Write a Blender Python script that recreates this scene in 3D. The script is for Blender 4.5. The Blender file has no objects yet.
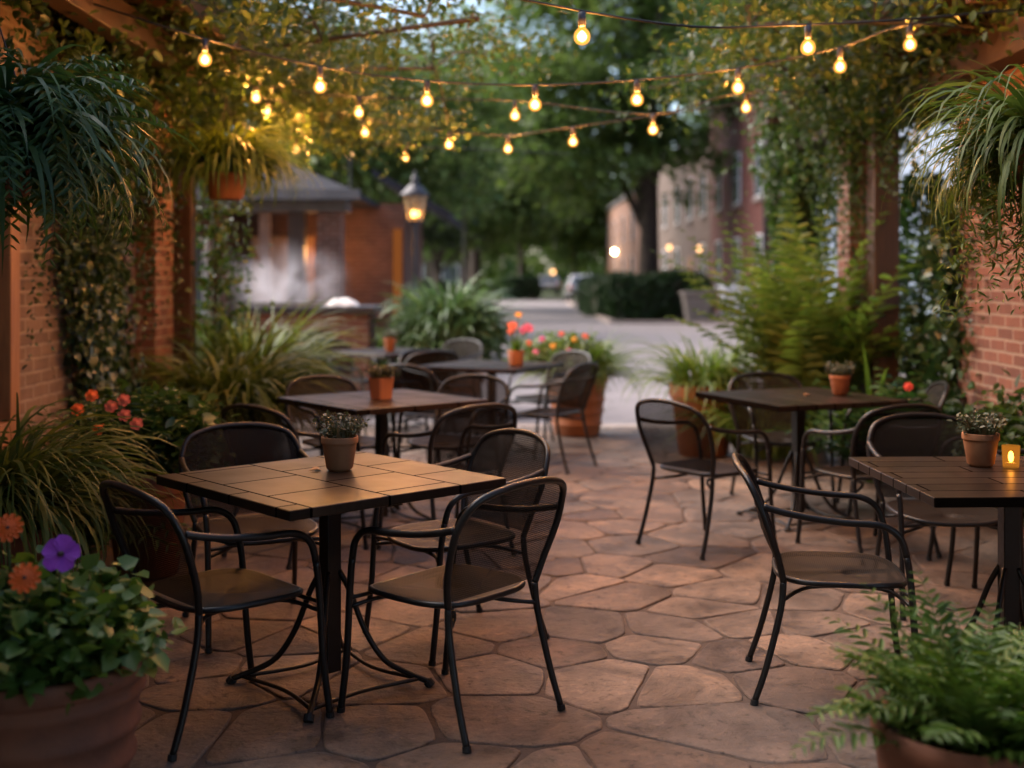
import bpy, math, random
import numpy as np
from mathutils import Vector, Matrix

random.seed(7)
RNG = np.random.default_rng(11)
SC = bpy.context.scene
COL = SC.collection
PI = math.pi
R = math.radians
F = 1200.0          # focal length in pixels of the 1024 px wide frame
HZ = 277.0          # the row of the horizon
CAMH = 1.5

def X(px, Y): return (px - 512.0) / F * Y
def Z(py, Y): return CAMH + (HZ - py) / F * Y

# ------------------------------------------------------------------ meshes
class MB:
    """collects shapes and links them as one mesh object"""
    def __init__(self):
        self.v = []; self.f = []; self.m = []
    def add(self, vs, fs, mi=0):
        o = len(self.v)
        self.v.extend([tuple(p) for p in vs])
        for f in fs:
            self.f.append(tuple(i + o for i in f)); self.m.append(mi)
    def box(self, x0, x1, y0, y1, z0, z1, mi=0):
        vs = [(x0,y0,z0),(x1,y0,z0),(x1,y1,z0),(x0,y1,z0),(x0,y0,z1),(x1,y0,z1),(x1,y1,z1),(x0,y1,z1)]
        self.add(vs, [(0,3,2,1),(4,5,6,7),(0,1,5,4),(1,2,6,5),(2,3,7,6),(3,0,4,7)], mi)
        return self
    def bar(self, a, b, w, h, mi=0):
        """a bar of rectangular section from a to b"""
        a = Vector(a); b = Vector(b); d = (b - a).normalized()
        up = Vector((0,0,1)) if abs(d.z) < .95 else Vector((0,1,0))
        s = d.cross(up).normalized() * w/2; u = s.cross(d).normalized() * h/2
        vs = [a-s-u, a+s-u, a+s+u, a-s+u, b-s-u, b+s-u, b+s+u, b-s+u]
        self.add(vs, [(3,2,1,0),(4,5,6,7),(0,1,5,4),(1,2,6,5),(2,3,7,6),(3,0,4,7)], mi)
        return self
    def tube(self, pts, r, n=8, closed=False, mi=0, caps=True):
        P = [Vector(p) for p in pts]; k = len(P)
        rs = r if isinstance(r, (list, tuple)) else [r]*k
        T = []
        for i in range(k):
            a = P[(i-1) % k] if (closed or i > 0) else P[i]
            b = P[(i+1) % k] if (closed or i < k-1) else P[i]
            t = (b-a); T.append(t.normalized() if t.length > 1e-9 else Vector((0,0,1)))
        ref = Vector((0,0,1)) if abs(T[0].z) < .9 else Vector((1,0,0))
        nrm = (ref - T[0]*ref.dot(T[0])).normalized()
        vs = []
        for i in range(k):
            nrm = nrm - T[i]*nrm.dot(T[i])
            nrm = nrm.normalized() if nrm.length > 1e-6 else T[i].orthogonal().normalized()
            bn = T[i].cross(nrm)
            for j in range(n):
                a = 2*PI*j/n
                vs.append(P[i] + (nrm*math.cos(a) + bn*math.sin(a))*rs[i])
        fs = []
        for i in range(k if closed else k-1):
            i2 = (i+1) % k
            for j in range(n):
                j2 = (j+1) % n
                fs.append((i*n+j, i*n+j2, i2*n+j2, i2*n+j))
        if caps and not closed:
            fs.append(tuple(reversed(range(n)))); fs.append(tuple((k-1)*n+j for j in range(n)))
        self.add(vs, fs, mi); return self
    def lathe(self, prof, n=32, c=(0,0,0), mi=0, wob=0.0):
        vs = []; fs = []; k = len(prof)
        for (r, z) in prof:
            for j in range(n):
                a = 2*PI*j/n; rr = r*(1+wob*math.sin(3*a+z*9))
                vs.append((c[0]+rr*math.cos(a), c[1]+rr*math.sin(a), c[2]+z))
        for i in range(k-1):
            for j in range(n):
                j2 = (j+1) % n
                fs.append((i*n+j, i*n+j2, (i+1)*n+j2, (i+1)*n+j))
        self.add(vs, fs, mi); return self
    def ball(self, c, rx, ry=None, rz=None, n=10, m=7, mi=0):
        ry = ry or rx; rz = rz or rx
        prof = [(math.sin(PI*i/m), -math.cos(PI*i/m)) for i in range(m+1)]
        prof[0] = (.01, -1); prof[-1] = (.01, 1)
        vs = []; fs = []
        for (r, z) in prof:
            for j in range(n):
                a = 2*PI*j/n
                vs.append((c[0]+rx*r*math.cos(a), c[1]+ry*r*math.sin(a), c[2]+rz*z))
        for i in range(m):
            for j in range(n):
                j2 = (j+1) % n
                fs.append((i*n+j, i*n+j2, (i+1)*n+j2, (i+1)*n+j))
        self.add(vs, fs, mi); return self
    def prism(self, poly, axis, a, b, mi=0):
        """extrude a 2D outline along x, y or z from a to b"""
        def p3(u, v, w): return {'x':(w,u,v), 'y':(u,w,v), 'z':(u,v,w)}[axis]
        n = len(poly)
        vs = [p3(u,v,a) for u,v in poly] + [p3(u,v,b) for u,v in poly]
        fs = [tuple(range(n)), tuple(range(2*n-1, n-1, -1))]
        fs += [(i, i+n, (i+1) % n + n, (i+1) % n) for i in range(n)]
        self.add(vs, fs, mi); return self
    def build(self, name, mats, parent=None, smooth=False, bevel=0, loc=None, rz=0, fixn=True):
        me = bpy.data.meshes.new(name)
        me.from_pydata(self.v, [], self.f)
        mats = mats if isinstance(mats, (list, tuple)) else [mats]
        for m in mats: me.materials.append(m)
        if len(mats) > 1: me.polygons.foreach_set('material_index', self.m)
        if smooth: me.polygons.foreach_set('use_smooth', [True]*len(self.f))
        me.update()
        if fixn:
            import bmesh
            b = bmesh.new(); b.from_mesh(me); bmesh.ops.recalc_face_normals(b, faces=b.faces); b.to_mesh(me); b.free()
        o = bpy.data.objects.new(name, me); COL.objects.link(o)
        if parent: o.parent = parent
        if loc: o.location = loc
        o.rotation_euler.z = rz
        if bevel:
            md = o.modifiers.new('edge', 'BEVEL'); md.width = bevel; md.segments = 2; md.limit_method = 'ANGLE'
        return o

def np_obj(name, V, Fq, mat, parent=None, smooth=False, loc=None):
    """V (n,3), Fq list of (m,k) index arrays with the same k inside each"""
    me = bpy.data.meshes.new(name)
    V = np.asarray(V, np.float32)
    me.vertices.add(len(V)); me.vertices.foreach_set('co', V.ravel())
    loops = np.concatenate([f.ravel() for f in Fq]).astype(np.int32)
    tot = np.concatenate([np.full(len(f), f.shape[1]) for f in Fq]).astype(np.int32)
    st = np.concatenate([[0], np.cumsum(tot)[:-1]]).astype(np.int32)
    me.loops.add(len(loops)); me.loops.foreach_set('vertex_index', loops)
    me.polygons.add(len(tot)); me.polygons.foreach_set('loop_start', st); me.polygons.foreach_set('loop_total', tot)
    me.materials.append(mat)
    if smooth: me.polygons.foreach_set('use_smooth', np.ones(len(tot), bool))
    me.update(calc_edges=True); me.validate()
    o = bpy.data.objects.new(name, me); COL.objects.link(o)
    if parent: o.parent = parent
    if loc: o.location = loc
    return o

def spline(pts, k=6, closed=False):
    P = [Vector(p) for p in pts]; n = len(P); out = []
    for i in range(n if closed else n-1):
        if closed: a,b,c,d = P[(i-1)%n],P[i],P[(i+1)%n],P[(i+2)%n]
        else: a,b,c,d = P[max(i-1,0)],P[i],P[i+1],P[min(i+2,n-1)]
        for j in range(k):
            t = j/k
            out.append(.5*((2*b)+(c-a)*t+(2*a-5*b+4*c-d)*t*t+(3*b-a-3*c+d)*t**3))
    if not closed: out.append(P[-1])
    return out

def tag(o, label=None, cat=None, group=None, kind=None):
    if label: o['label'] = label
    if cat: o['category'] = cat
    if group: o['group'] = group
    if kind: o['kind'] = kind
    return o
def thing(name, label, cat, loc=(0,0,0), rz=0, group=None):
    o = bpy.data.objects.new(name, None); COL.objects.link(o); o.empty_display_size = .1
    o.location = loc; o.rotation_euler.z = rz
    return tag(o, label, cat, group)
def kids(o): return [c for c in bpy.data.objects if c.parent == o]
def copy_tree(o, parent=None):
    c = o.copy(); COL.objects.link(c)
    if parent: c.parent = parent
    for ch in kids(o): copy_tree(ch, c)
    return c

# ------------------------------------------------------------------ materials
class NT:
    def __init__(self, name):
        self.mat = bpy.data.materials.new(name); self.mat.use_nodes = True
        self.t = self.mat.node_tree; self.t.nodes.clear()
        self.out = self.n('ShaderNodeOutputMaterial')
    def n(self, typ, **kw):
        nd = self.t.nodes.new(typ)
        for k, v in kw.items():
            if k.startswith('_'): nd.inputs[k[1:].replace('_', ' ')].default_value = v
            else: setattr(nd, k, v)
        return nd
    def l(self, a, ao, b, bi):
        self.t.links.new(a.outputs[ao], b.inputs[bi])
    def ramp(self, stops, interp='LINEAR'):
        r = self.n('ShaderNodeValToRGB'); r.color_ramp.interpolation = interp
        e = r.color_ramp.elements
        while len(e) < len(stops): e.new(.5)
        for i, (p, c) in enumerate(stops):
            e[i].position = p; e[i].color = (*c, 1) if len(c) == 3 else c
        return r

def surf(name, c1, c2=None, rough=.6, metal=0, scale=8, bump=.1, bscale=40, rough2=None, spec=.5, coat=0):
    t = NT(name); c2 = c2 or tuple(x*.75 for x in c1)
    co = t.n('ShaderNodeTexCoord')
    ns = t.n('ShaderNodeTexNoise', _Scale=scale, _Detail=6, _Roughness=.6); t.l(co,'Object',ns,'Vector')
    rp = t.ramp([(.35,c2),(.65,c1)]); t.l(ns,'Fac',rp,'Fac')
    p = t.n('ShaderNodeBsdfPrincipled', _Metallic=metal, _Roughness=rough)
    p.inputs['Specular IOR Level'].default_value = spec; p.inputs['Coat Weight'].default_value = coat
    t.l(rp,'Color',p,'Base Color')
    if rough2 is not None:
        rr = t.n('ShaderNodeMapRange'); rr.inputs['To Min'].default_value = rough; rr.inputs['To Max'].default_value = rough2
        n3 = t.n('ShaderNodeTexNoise', _Scale=scale*1.7, _Detail=5); t.l(co,'Object',n3,'Vector')
        rr.inputs['From Min'].default_value = .3; rr.inputs['From Max'].default_value = .7
        t.l(n3,'Fac',rr,'Value'); t.l(rr,'Result',p,'Roughness')
    if bump:
        n2 = t.n('ShaderNodeTexNoise', _Scale=bscale, _Detail=4); t.l(co,'Object',n2,'Vector')
        b = t.n('ShaderNodeBump', _Strength=bump, _Distance=.01); t.l(n2,'Fac',b,'Height'); t.l(b,'Normal',p,'Normal')
    t.l(p,'BSDF',t.out,'Surface')
    return t.mat

def leaf_mat(name, stops, rough=.45, trans=.35, spec=.4):
    t = NT(name)
    g = t.n('ShaderNodeNewGeometry')
    co = t.n('ShaderNodeTexCoord')
    ns = t.n('ShaderNodeTexNoise', _Scale=2.2, _Detail=2); t.l(co,'Object',ns,'Vector')
    mx = t.n('ShaderNodeMath', operation='MULTIPLY_ADD'); mx.inputs[1].default_value = .65
    t.l(g,'Random Per Island',mx,0)
    m2 = t.n('ShaderNodeMath', operation='MULTIPLY_ADD'); m2.inputs[1].default_value = 1.1; m2.inputs[2].default_value = -.38
    t.l(ns,'Fac',m2,0); t.l(m2,'Value',mx,2)
    rp = t.ramp(stops); t.l(mx,'Value',rp,'Fac')
    p = t.n('ShaderNodeBsdfPrincipled', _Roughness=rough); p.inputs['Specular IOR Level'].default_value = spec
    t.l(rp,'Color',p,'Base Color')
    tr = t.n('ShaderNodeBsdfTranslucent'); 
    hs = t.n('ShaderNodeHueSaturation', _Value=1.25, _Saturation=1.1); t.l(rp,'Color',hs,'Color'); t.l(hs,'Color',tr,'Color')
    ms = t.n('ShaderNodeMixShader', _Fac=trans); t.l(p,'BSDF',ms,1); t.l(tr,'BSDF',ms,2)
    t.l(ms,'Shader',t.out,'Surface')
    return t.mat

def brick_mat(name, c1, c2, mortar, msize=.009):
    t = NT(name)
    co = t.n('ShaderNodeTexCoord'); sp = t.n('ShaderNodeSeparateXYZ'); t.l(co,'Object',sp,'Vector')
    ad = t.n('ShaderNodeMath', operation='ADD'); t.l(sp,'X',ad,0); t.l(sp,'Y',ad,1)
    cb = t.n('ShaderNodeCombineXYZ'); t.l(ad,'Value',cb,'X'); t.l(sp,'Z',cb,'Y')
    wn = t.n('ShaderNodeTexNoise', _Scale=9, _Detail=3); t.l(co,'Object',wn,'Vector')
    wm = t.n('ShaderNodeVectorMath', operation='MULTIPLY_ADD'); wm.inputs[1].default_value = (.012,.012,.012)
    t.l(wn,'Color',wm,0); t.l(cb,'Vector',wm,2)
    br = t.n('ShaderNodeTexBrick', _Scale=1.0); br.offset = .5
    br.inputs['Brick Width'].default_value = .225; br.inputs['Row Height'].default_value = .075
    br.inputs['Mortar Size'].default_value = msize; br.inputs['Mortar Smooth'].default_value = .25
    br.inputs['Color1'].default_value = (*c1,1); br.inputs['Color2'].default_value = (*c2,1); br.inputs['Mortar'].default_value = (*mortar,1)
    t.l(wm,'Vector',br,'Vector')
    ns = t.n('ShaderNodeTexNoise', _Scale=5, _Detail=8, _Roughness=.7); t.l(co,'Object',ns,'Vector')
    mx = t.n('ShaderNodeMix', data_type='RGBA', blend_type='MULTIPLY'); mx.inputs[0].default_value = .8
    rp = t.ramp([(.3,(.55,.52,.5)),(.7,(1.15,1.1,1.05))]); t.l(ns,'Fac',rp,'Fac')
    t.t.links.new(br.outputs['Color'], mx.inputs[6]); t.t.links.new(rp.outputs['Color'], mx.inputs[7])
    p = t.n('ShaderNodeBsdfPrincipled', _Roughness=.85); t.t.links.new(mx.outputs[2], p.inputs['Base Color'])
    inv = t.n('ShaderNodeMath', operation='MULTIPLY_ADD'); inv.inputs[1].default_value = -1; t.l(br,'Fac',inv,0)
    n2 = t.n('ShaderNodeTexNoise', _Scale=60, _Detail=4); t.l(co,'Object',n2,'Vector')
    m3 = t.n('ShaderNodeMath', operation='MULTIPLY'); m3.inputs[1].default_value = .5; t.l(n2,'Fac',m3,0); t.l(m3,'Value',inv,2)
    b = t.n('ShaderNodeBump', _Strength=.8, _Distance=.012); t.l(inv,'Value',b,'Height'); t.l(b,'Normal',p,'Normal')
    t.l(p,'BSDF',t.out,'Surface')
    return t.mat

def wood_mat(name, c1, c2, rough=.6, axis='Z', bump=.25):
    t = NT(name); co = t.n('ShaderNodeTexCoord')
    mp = t.n('ShaderNodeMapping'); s = {'X':(1.2,14,14),'Y':(14,1.2,14),'Z':(14,14,1.2)}[axis]
    mp.inputs['Scale'].default_value = s; t.l(co,'Object',mp,'Vector')
    ns = t.n('ShaderNodeTexNoise', _Scale=2.5, _Detail=8, _Roughness=.65, _Distortion=.6); t.l(mp,'Vector',ns,'Vector')
    rp = t.ramp([(.3,c2),(.7,c1)]); t.l(ns,'Fac',rp,'Fac')
    p = t.n('ShaderNodeBsdfPrincipled', _Roughness=rough); t.l(rp,'Color',p,'Base Color')
    b = t.n('ShaderNodeBump', _Strength=bump, _Distance=.006); t.l(ns,'Fac',b,'Height'); t.l(b,'Normal',p,'Normal')
    t.l(p,'BSDF',t.out,'Surface'); return t.mat

def flagstone_mat():
    t = NT('flagstone'); co = t.n('ShaderNodeTexCoord'); g = t.n('ShaderNodeNewGeometry')
    rp = t.ramp([(0,(.085,.060,.048)),(.2,(.155,.105,.078)),(.4,(.195,.142,.108)),(.55,(.125,.10,.084)),(.75,(.225,.16,.118)),(.9,(.165,.13,.107)),(1,(.105,.077,.065))]); t.l(g,'Random Per Island',rp,'Fac')
    # each stone samples its own patch of the grain
    of = t.n('ShaderNodeMath', operation='MULTIPLY'); of.inputs[1].default_value = 37.0; t.l(g,'Random Per Island',of,0)
    va = t.n('ShaderNodeVectorMath', operation='ADD'); t.l(co,'Object',va,0); t.l(of,'Value',va,1)
    n1 = t.n('ShaderNodeTexNoise', _Scale=3.4, _Detail=9, _Roughness=.68, _Distortion=.4); t.l(va,'Vector',n1,'Vector')
    r1 = t.ramp([(.36,(.42,.39,.38)),(.5,(.92,.9,.88)),(.63,(1.45,1.38,1.3))]); t.l(n1,'Fac',r1,'Fac')
    mx = t.n('ShaderNodeMix', data_type='RGBA', blend_type='MULTIPLY'); mx.inputs[0].default_value = .95
    t.t.links.new(rp.outputs['Color'], mx.inputs[6]); t.t.links.new(r1.outputs['Color'], mx.inputs[7])
    n4 = t.n('ShaderNodeTexNoise', _Scale=24, _Detail=8, _Roughness=.75); t.l(va,'Vector',n4,'Vector')
    r4 = t.ramp([(.36,(.28,.25,.23)),(.45,(.95,.95,.95)),(.56,(1,1,1)),(.66,(1.6,1.52,1.45))]); t.l(n4,'Fac',r4,'Fac')
    mx4 = t.n('ShaderNodeMix', data_type='RGBA', blend_type='MULTIPLY'); mx4.inputs[0].default_value = .85
    t.t.links.new(mx.outputs[2], mx4.inputs[6]); t.t.links.new(r4.outputs['Color'], mx4.inputs[7])
    p = t.n('ShaderNodeBsdfPrincipled'); t.t.links.new(mx4.outputs[2], p.inputs['Base Color'])
    rr = t.n('ShaderNodeMapRange'); rr.inputs['From Min'].default_value=.36; rr.inputs['From Max'].default_value=.64; rr.inputs['To Min'].default_value=.34; rr.inputs['To Max'].default_value=.62
    t.l(n1,'Fac',rr,'Value'); t.l(rr,'Result',p,'Roughness')
    h2 = t.n('ShaderNodeMath', operation='MULTIPLY'); h2.inputs[1].default_value = 1.3; t.l(n1,'Fac',h2,0)
    h3 = t.n('ShaderNodeMath', operation='MULTIPLY_ADD'); h3.inputs[1].default_value = .40; t.l(n4,'Fac',h3,0); t.l(h2,'Value',h3,2)
    b = t.n('ShaderNodeBump', _Strength=1.0, _Distance=.030); t.l(h3,'Value',b,'Height'); t.l(b,'Normal',p,'Normal')
    t.l(p,'BSDF',t.out,'Surface'); return t.mat

def tabletop_mat(name, c1, c2, seam, bw, rh, rough=.28):
    t = NT(name); co = t.n('ShaderNodeTexCoord')
    mp = t.n('ShaderNodeMapping'); mp.inputs['Location'].default_value = (.11,.07,0); t.l(co,'Object',mp,'Vector')
    br = t.n('ShaderNodeTexBrick', _Scale=1.0); br.offset = .37
    br.inputs['Brick Width'].default_value = bw; br.inputs['Row Height'].default_value = rh
    br.inputs['Mortar Size'].default_value = .0055; br.inputs['Mortar Smooth'].default_value = .3
    br.inputs['Color1'].default_value = (*c1,1); br.inputs['Color2'].default_value = (*c2,1); br.inputs['Mortar'].default_value = (*seam,1)
    t.l(mp,'Vector',br,'Vector')
    m2 = t.n('ShaderNodeMapping'); m2.inputs['Scale'].default_value = (2,16,8); t.l(co,'Object',m2,'Vector')
    ns = t.n('ShaderNodeTexNoise', _Scale=3, _Detail=8, _Roughness=.65); t.l(m2,'Vector',ns,'Vector')
    rp = t.ramp([(.3,(.6,.58,.55)),(.7,(1.35,1.25,1.15))]); t.l(ns,'Fac',rp,'Fac')
    mx = t.n('ShaderNodeMix', data_type='RGBA', blend_type='MULTIPLY'); mx.inputs[0].default_value = 1
    t.t.links.new(br.outputs['Color'], mx.inputs[6]); t.t.links.new(rp.outputs['Color'], mx.inputs[7])
    p = t.n('ShaderNodeBsdfPrincipled'); t.t.links.new(mx.outputs[2], p.inputs['Base Color'])
    n2 = t.n('ShaderNodeTexNoise', _Scale=5, _Detail=5); t.l(co,'Object',n2,'Vector')
    rr = t.n('ShaderNodeMapRange'); rr.inputs['From Min'].default_value=.3; rr.inputs['From Max'].default_value=.7; rr.inputs['To Min'].default_value=rough; rr.inputs['To Max'].default_value=rough+.10
    t.l(n2,'Fac',rr,'Value'); t.l(rr,'Result',p,'Roughness')
    sc_ = t.n('ShaderNodeSeparateColor'); t.l(br,'Color',sc_,'Color')
    sp_ = t.n('ShaderNodeMapRange'); sp_.inputs['From Min'].default_value = seam[0]; sp_.inputs['From Max'].default_value = c1[0]
    sp_.inputs['To Min'].default_value = .10; sp_.inputs['To Max'].default_value = .36; t.l(sc_,'Red',sp_,'Value')
    dm_ = t.n('ShaderNodeMath', operation='MULTIPLY_ADD'); dm_.inputs[1].default_value = -.36; t.l(br,'Fac',dm_,0); t.l(sp_,'Result',dm_,2)
    mx_ = t.n('ShaderNodeMath', operation='MAXIMUM'); mx_.inputs[1].default_value = 0; t.l(dm_,'Value',mx_,0); t.l(mx_,'Value',p,'Specular IOR Level')
    iv = t.n('ShaderNodeMath', operation='MULTIPLY_ADD'); iv.inputs[1].default_value=-2.0; t.l(br,'Fac',iv,0)
    
    b = t.n('ShaderNodeBump', _Strength=.3, _Distance=.003); t.l(iv,'Value',b,'Height'); t.l(b,'Normal',p,'Normal')
    t.l(p,'BSDF',t.out,'Surface'); return t.mat

def mesh_mat(name, col, clear, pitch=.0075, plane='XZ'):
    """woven metal mesh: dark wires with see-through holes"""
    t = NT(name); co = t.n('ShaderNodeTexCoord'); sp = t.n('ShaderNodeSeparateXYZ'); t.l(co,'Object',sp,'Vector')
    def wave(ax, off):
        a = t.n('ShaderNodeMath', operation='MULTIPLY'); a.inputs[1].default_value = 2*PI/pitch; t.l(sp,ax,a,0)
        s = t.n('ShaderNodeMath', operation='SINE'); t.l(a,'Value',s,0); return s
    a = wave(plane[0],0); b = wave(plane[1],0)
    m = t.n('ShaderNodeMath', operation='MAXIMUM'); t.l(a,'Value',m,0); t.l(b,'Value',m,1)
    mr = t.n('ShaderNodeMapRange'); mr.inputs['From Min'].default_value = -.4; mr.inputs['From Max'].default_value = .6
    mr.inputs['To Min'].default_value = clear; mr.inputs['To Max'].default_value = clear*.15; t.l(m,'Value',mr,'Value')
    p = t.n('ShaderNodeBsdfPrincipled', _Roughness=.5 if plane=='XY' else .62, _Metallic=.0); p.inputs['Base Color'].default_value = (*col,1); p.inputs['Specular IOR Level'].default_value = .12 if plane=='XY' else .06
    tr = t.n('ShaderNodeBsdfTransparent')
    ms = t.n('ShaderNodeMixShader'); t.l(mr,'Result',ms,'Fac'); t.l(p,'BSDF',ms,1); t.l(tr,'BSDF',ms,2)
    t.l(ms,'Shader',t.out,'Surface'); return t.mat

def emit(name, col, s):
    t = NT(name); e = t.n('ShaderNodeEmission', _Strength=s); e.inputs['Color'].default_value = (*col,1)
    t.l(e,'Emission',t.out,'Surface'); return t.mat

def shell_mat(name, col, s, clear):
    """amber glass that lets the filament's light through and glows a little"""
    t = NT(name); e = t.n('ShaderNodeEmission', _Strength=s); e.inputs['Color'].default_value = (*col,1)
    tr = t.n('ShaderNodeBsdfTransparent'); tr.inputs['Color'].default_value = (1,.86,.66,1)
    ms = t.n('ShaderNodeMixShader', _Fac=clear); t.l(e,'Emission',ms,1); t.l(tr,'BSDF',ms,2)
    t.l(ms,'Shader',t.out,'Surface'); t.mat.cycles.emission_sampling = 'NONE'
    return t.mat

def glass_mat(name, tint, clear, rough=.08):
    t = NT(name); g = t.n('ShaderNodeBsdfPrincipled', _Roughness=rough); g.inputs['Base Color'].default_value = (*tint,1)
    tr = t.n('ShaderNodeBsdfTransparent'); ms = t.n('ShaderNodeMixShader', _Fac=clear)
    t.l(g,'BSDF',ms,1); t.l(tr,'BSDF',ms,2); t.l(ms,'Shader',t.out,'Surface'); return t.mat

BULB_S = 9.0
BULB_W = 49.0
m = {}
m['stone'] = flagstone_mat()
m['mortar'] = surf('sandy_mortar', (.10,.072,.056), (.055,.04,.032), .9, scale=6, bump=.6, bscale=70)
m['asphalt'] = surf('asphalt', (.225,.195,.195), (.165,.145,.145), .8, scale=1.2, bump=.3, bscale=60)
m['road'] = surf('road_surface', (.215,.19,.19), (.16,.14,.14), .8, scale=.8, bump=.3, bscale=50)
m['kerb'] = surf('kerb_stone', (.36,.29,.25), (.26,.2,.17), .8, scale=4)
m['soilground'] = surf('turf', (.06,.085,.028), (.045,.055,.02), .95, scale=.6, bump=.5, bscale=8)
m['brick'] = brick_mat('red_brick', (.19,.074,.046), (.115,.044,.03), (.25,.19,.15))
m['brick_pale'] = brick_mat('pale_painted_brick', (.22,.15,.115), (.15,.10,.075), (.27,.215,.175), .011)
m['brick_far'] = brick_mat('street_brick', (.17,.048,.038), (.125,.034,.028), (.15,.09,.08))
m['brick_tan'] = brick_mat('tan_brick', (.15,.10,.08), (.12,.08,.064), (.14,.11,.10))
m['brick_cream'] = brick_mat('cream_brick', (.14,.10,.08), (.115,.082,.066), (.13,.105,.09))
m['brick_wing'] = brick_mat('brown_brick', (.15,.065,.042), (.10,.042,.028), (.15,.10,.08))
m['brick_peach'] = brick_mat('peach_brick', (.33,.18,.12), (.27,.14,.095), (.30,.22,.18))
m['timber'] = wood_mat('stained_timber', (.065,.030,.017), (.028,.013,.008), .5)
m['timber_y'] = wood_mat('stained_timber_beam', (.060,.029,.017), (.028,.013,.008), .55, 'Y')
m['timber_light'] = wood_mat('honey_timber', (.30,.15,.06), (.19,.085,.035), .5)
m['shingle'] = surf('grey_shingle', (.030,.030,.036), (.02,.02,.025), .85, scale=3, bump=.5, bscale=14, spec=.15)
m['eave'] = surf('eave_board', (.13,.12,.12), (.09,.085,.085), .6, scale=3)
m['dark'] = surf('dark_interior', (.02,.013,.01), (.012,.008,.006), .8)
m['iron'] = surf('black_powder_coat', (.013,.012,.012), (.009,.008,.008), .30, .0, scale=20, bump=.08, bscale=120, rough2=.42, spec=.4)
m['iron_far'] = m['iron']
m['backmesh'] = mesh_mat('woven_back_mesh', (.016,.013,.011), .48, plane='XZ')
m['seatmesh'] = mesh_mat('woven_seat_mesh', (.018,.013,.010), .22, plane='XY')
m['table'] = tabletop_mat('dark_tile_top', (.028,.016,.010), (.010,.007,.0055), (.003,.002,.002), .30, .31, .295)
m['table_wood'] = tabletop_mat('dark_plank_top', (.026,.016,.012), (.012,.009,.008), (.008,.006,.005), .85, .13, .295)
m['terra'] = surf('terracotta', (.36,.135,.055), (.27,.095,.042), .75, scale=7, bump=.15, bscale=50)
m['terra_dark'] = surf('weathered_terracotta', (.23,.085,.045), (.135,.055,.035), .8, scale=5, bump=.2, bscale=40)
m['terra_pale'] = surf('sandy_terracotta', (.40,.185,.085), (.32,.14,.065), .75, scale=9, bump=.12, bscale=60)
m['soil'] = surf('potting_soil', (.035,.022,.014), (.02,.013,.009), .95, scale=20, bump=.8, bscale=60)
m['bark'] = surf('bark', (.075,.052,.038), (.04,.028,.021), .9, scale=4, bump=.8, bscale=12)
m['stem'] = surf('vine_stem', (.045,.032,.02), (.028,.02,.013), .8, scale=12)
m['greenstem'] = surf('green_stem', (.07,.11,.03), (.05,.08,.02), .6, scale=12)
m['white'] = surf('white_cotton', (.78,.74,.70), (.70,.66,.62), .85, scale=6)
m['render'] = surf('pale_blue_render', (.20,.25,.33), (.18,.23,.30), .85, scale=1.5, bump=.1)
m['white_paint'] = surf('white_paint', (.66,.67,.70), (.58,.59,.62), .5, scale=3)
m['concrete'] = surf('concrete', (.27,.22,.20), (.20,.165,.15), .85, scale=5, bump=.3)
m['steel'] = surf('brushed_steel', (.42,.40,.40), (.34,.32,.32), .32, .9, scale=6)
m['bronze'] = surf('lamp_iron', (.05,.045,.05), (.03,.027,.03), .4, .2, scale=10)
m['glass_dark'] = surf('window_glass', (.10,.12,.14), (.07,.085,.10), .12, scale=1, bump=0)
m['lampglass'] = glass_mat('lantern_glass', (.55,.42,.22), .55)
m['flame'] = emit('lamp_filament', (1,.42,.09), 9)
m['glow'] = emit('far_lamp', (1,.66,.30), 26)
m['glow_dim'] = emit('dim_far_lamp', (1,.50,.20), 1.6)
m['wall_glow'] = emit('wall_glow_emission', (1,.30,.07), .07)
m['porch_glow'] = emit('porch_lamp', (1,.42,.10), 45)
m['candle'] = emit('candle_flame', (1,.45,.08), 14)
m['amber'] = shell_mat('amber_glass', (1,.36,.04), .16, .55)
m['bulbglass'] = shell_mat('bulb_glass', (1,.40,.065), .62, .40)
m['bulbcore'] = emit('bulb_filament', (1,.55,.20), BULB_S); m['bulbcore'].cycles.emission_sampling = 'NONE'
m['carpaint'] = surf('silver_car_paint', (.46,.44,.44), (.42,.40,.40), .25, .5, scale=2, bump=0, coat=.6)
m['rubber'] = surf('black_rubber', (.015,.015,.015), (.01,.01,.01), .7)
m['taillight'] = surf('red_lens', (.5,.03,.02), (.4,.02,.015), .2, bump=0)
m['chrome'] = surf('pale_metal', (.6,.6,.6), (.5,.5,.5), .25, .8, bump=0)
G = {}
G['tree'] = leaf_mat('tree_leaf', [(0,(.055,.095,.025)),(.35,(.09,.145,.036)),(.7,(.13,.185,.05)),(1,(.17,.21,.065))], trans=.5)
G['treelight'] = leaf_mat('pale_tree_leaf', [(0,(.04,.07,.018)),(.35,(.07,.115,.028)),(.7,(.12,.17,.045)),(1,(.16,.20,.06))], trans=.5)
G['treedark'] = leaf_mat('dark_tree_leaf', [(0,(.012,.028,.010)),(.4,(.024,.048,.014)),(.8,(.04,.07,.02)),(1,(.06,.09,.025))])
G['hedge'] = leaf_mat('hedge_leaf', [(0,(.012,.032,.009)),(.5,(.022,.050,.013)),(1,(.04,.075,.02))], trans=.25)
G['vine'] = leaf_mat('vine_leaf', [(0,(.018,.040,.010)),(.35,(.032,.064,.015)),(.7,(.052,.088,.020)),(.92,(.085,.112,.025)),(1,(.12,.11,.025))])
G['ivy'] = leaf_mat('ivy_leaf', [(0,(.012,.030,.010)),(.4,(.024,.052,.016)),(.75,(.045,.085,.025)),(1,(.085,.12,.03))], .35, .2, .55)
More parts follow.
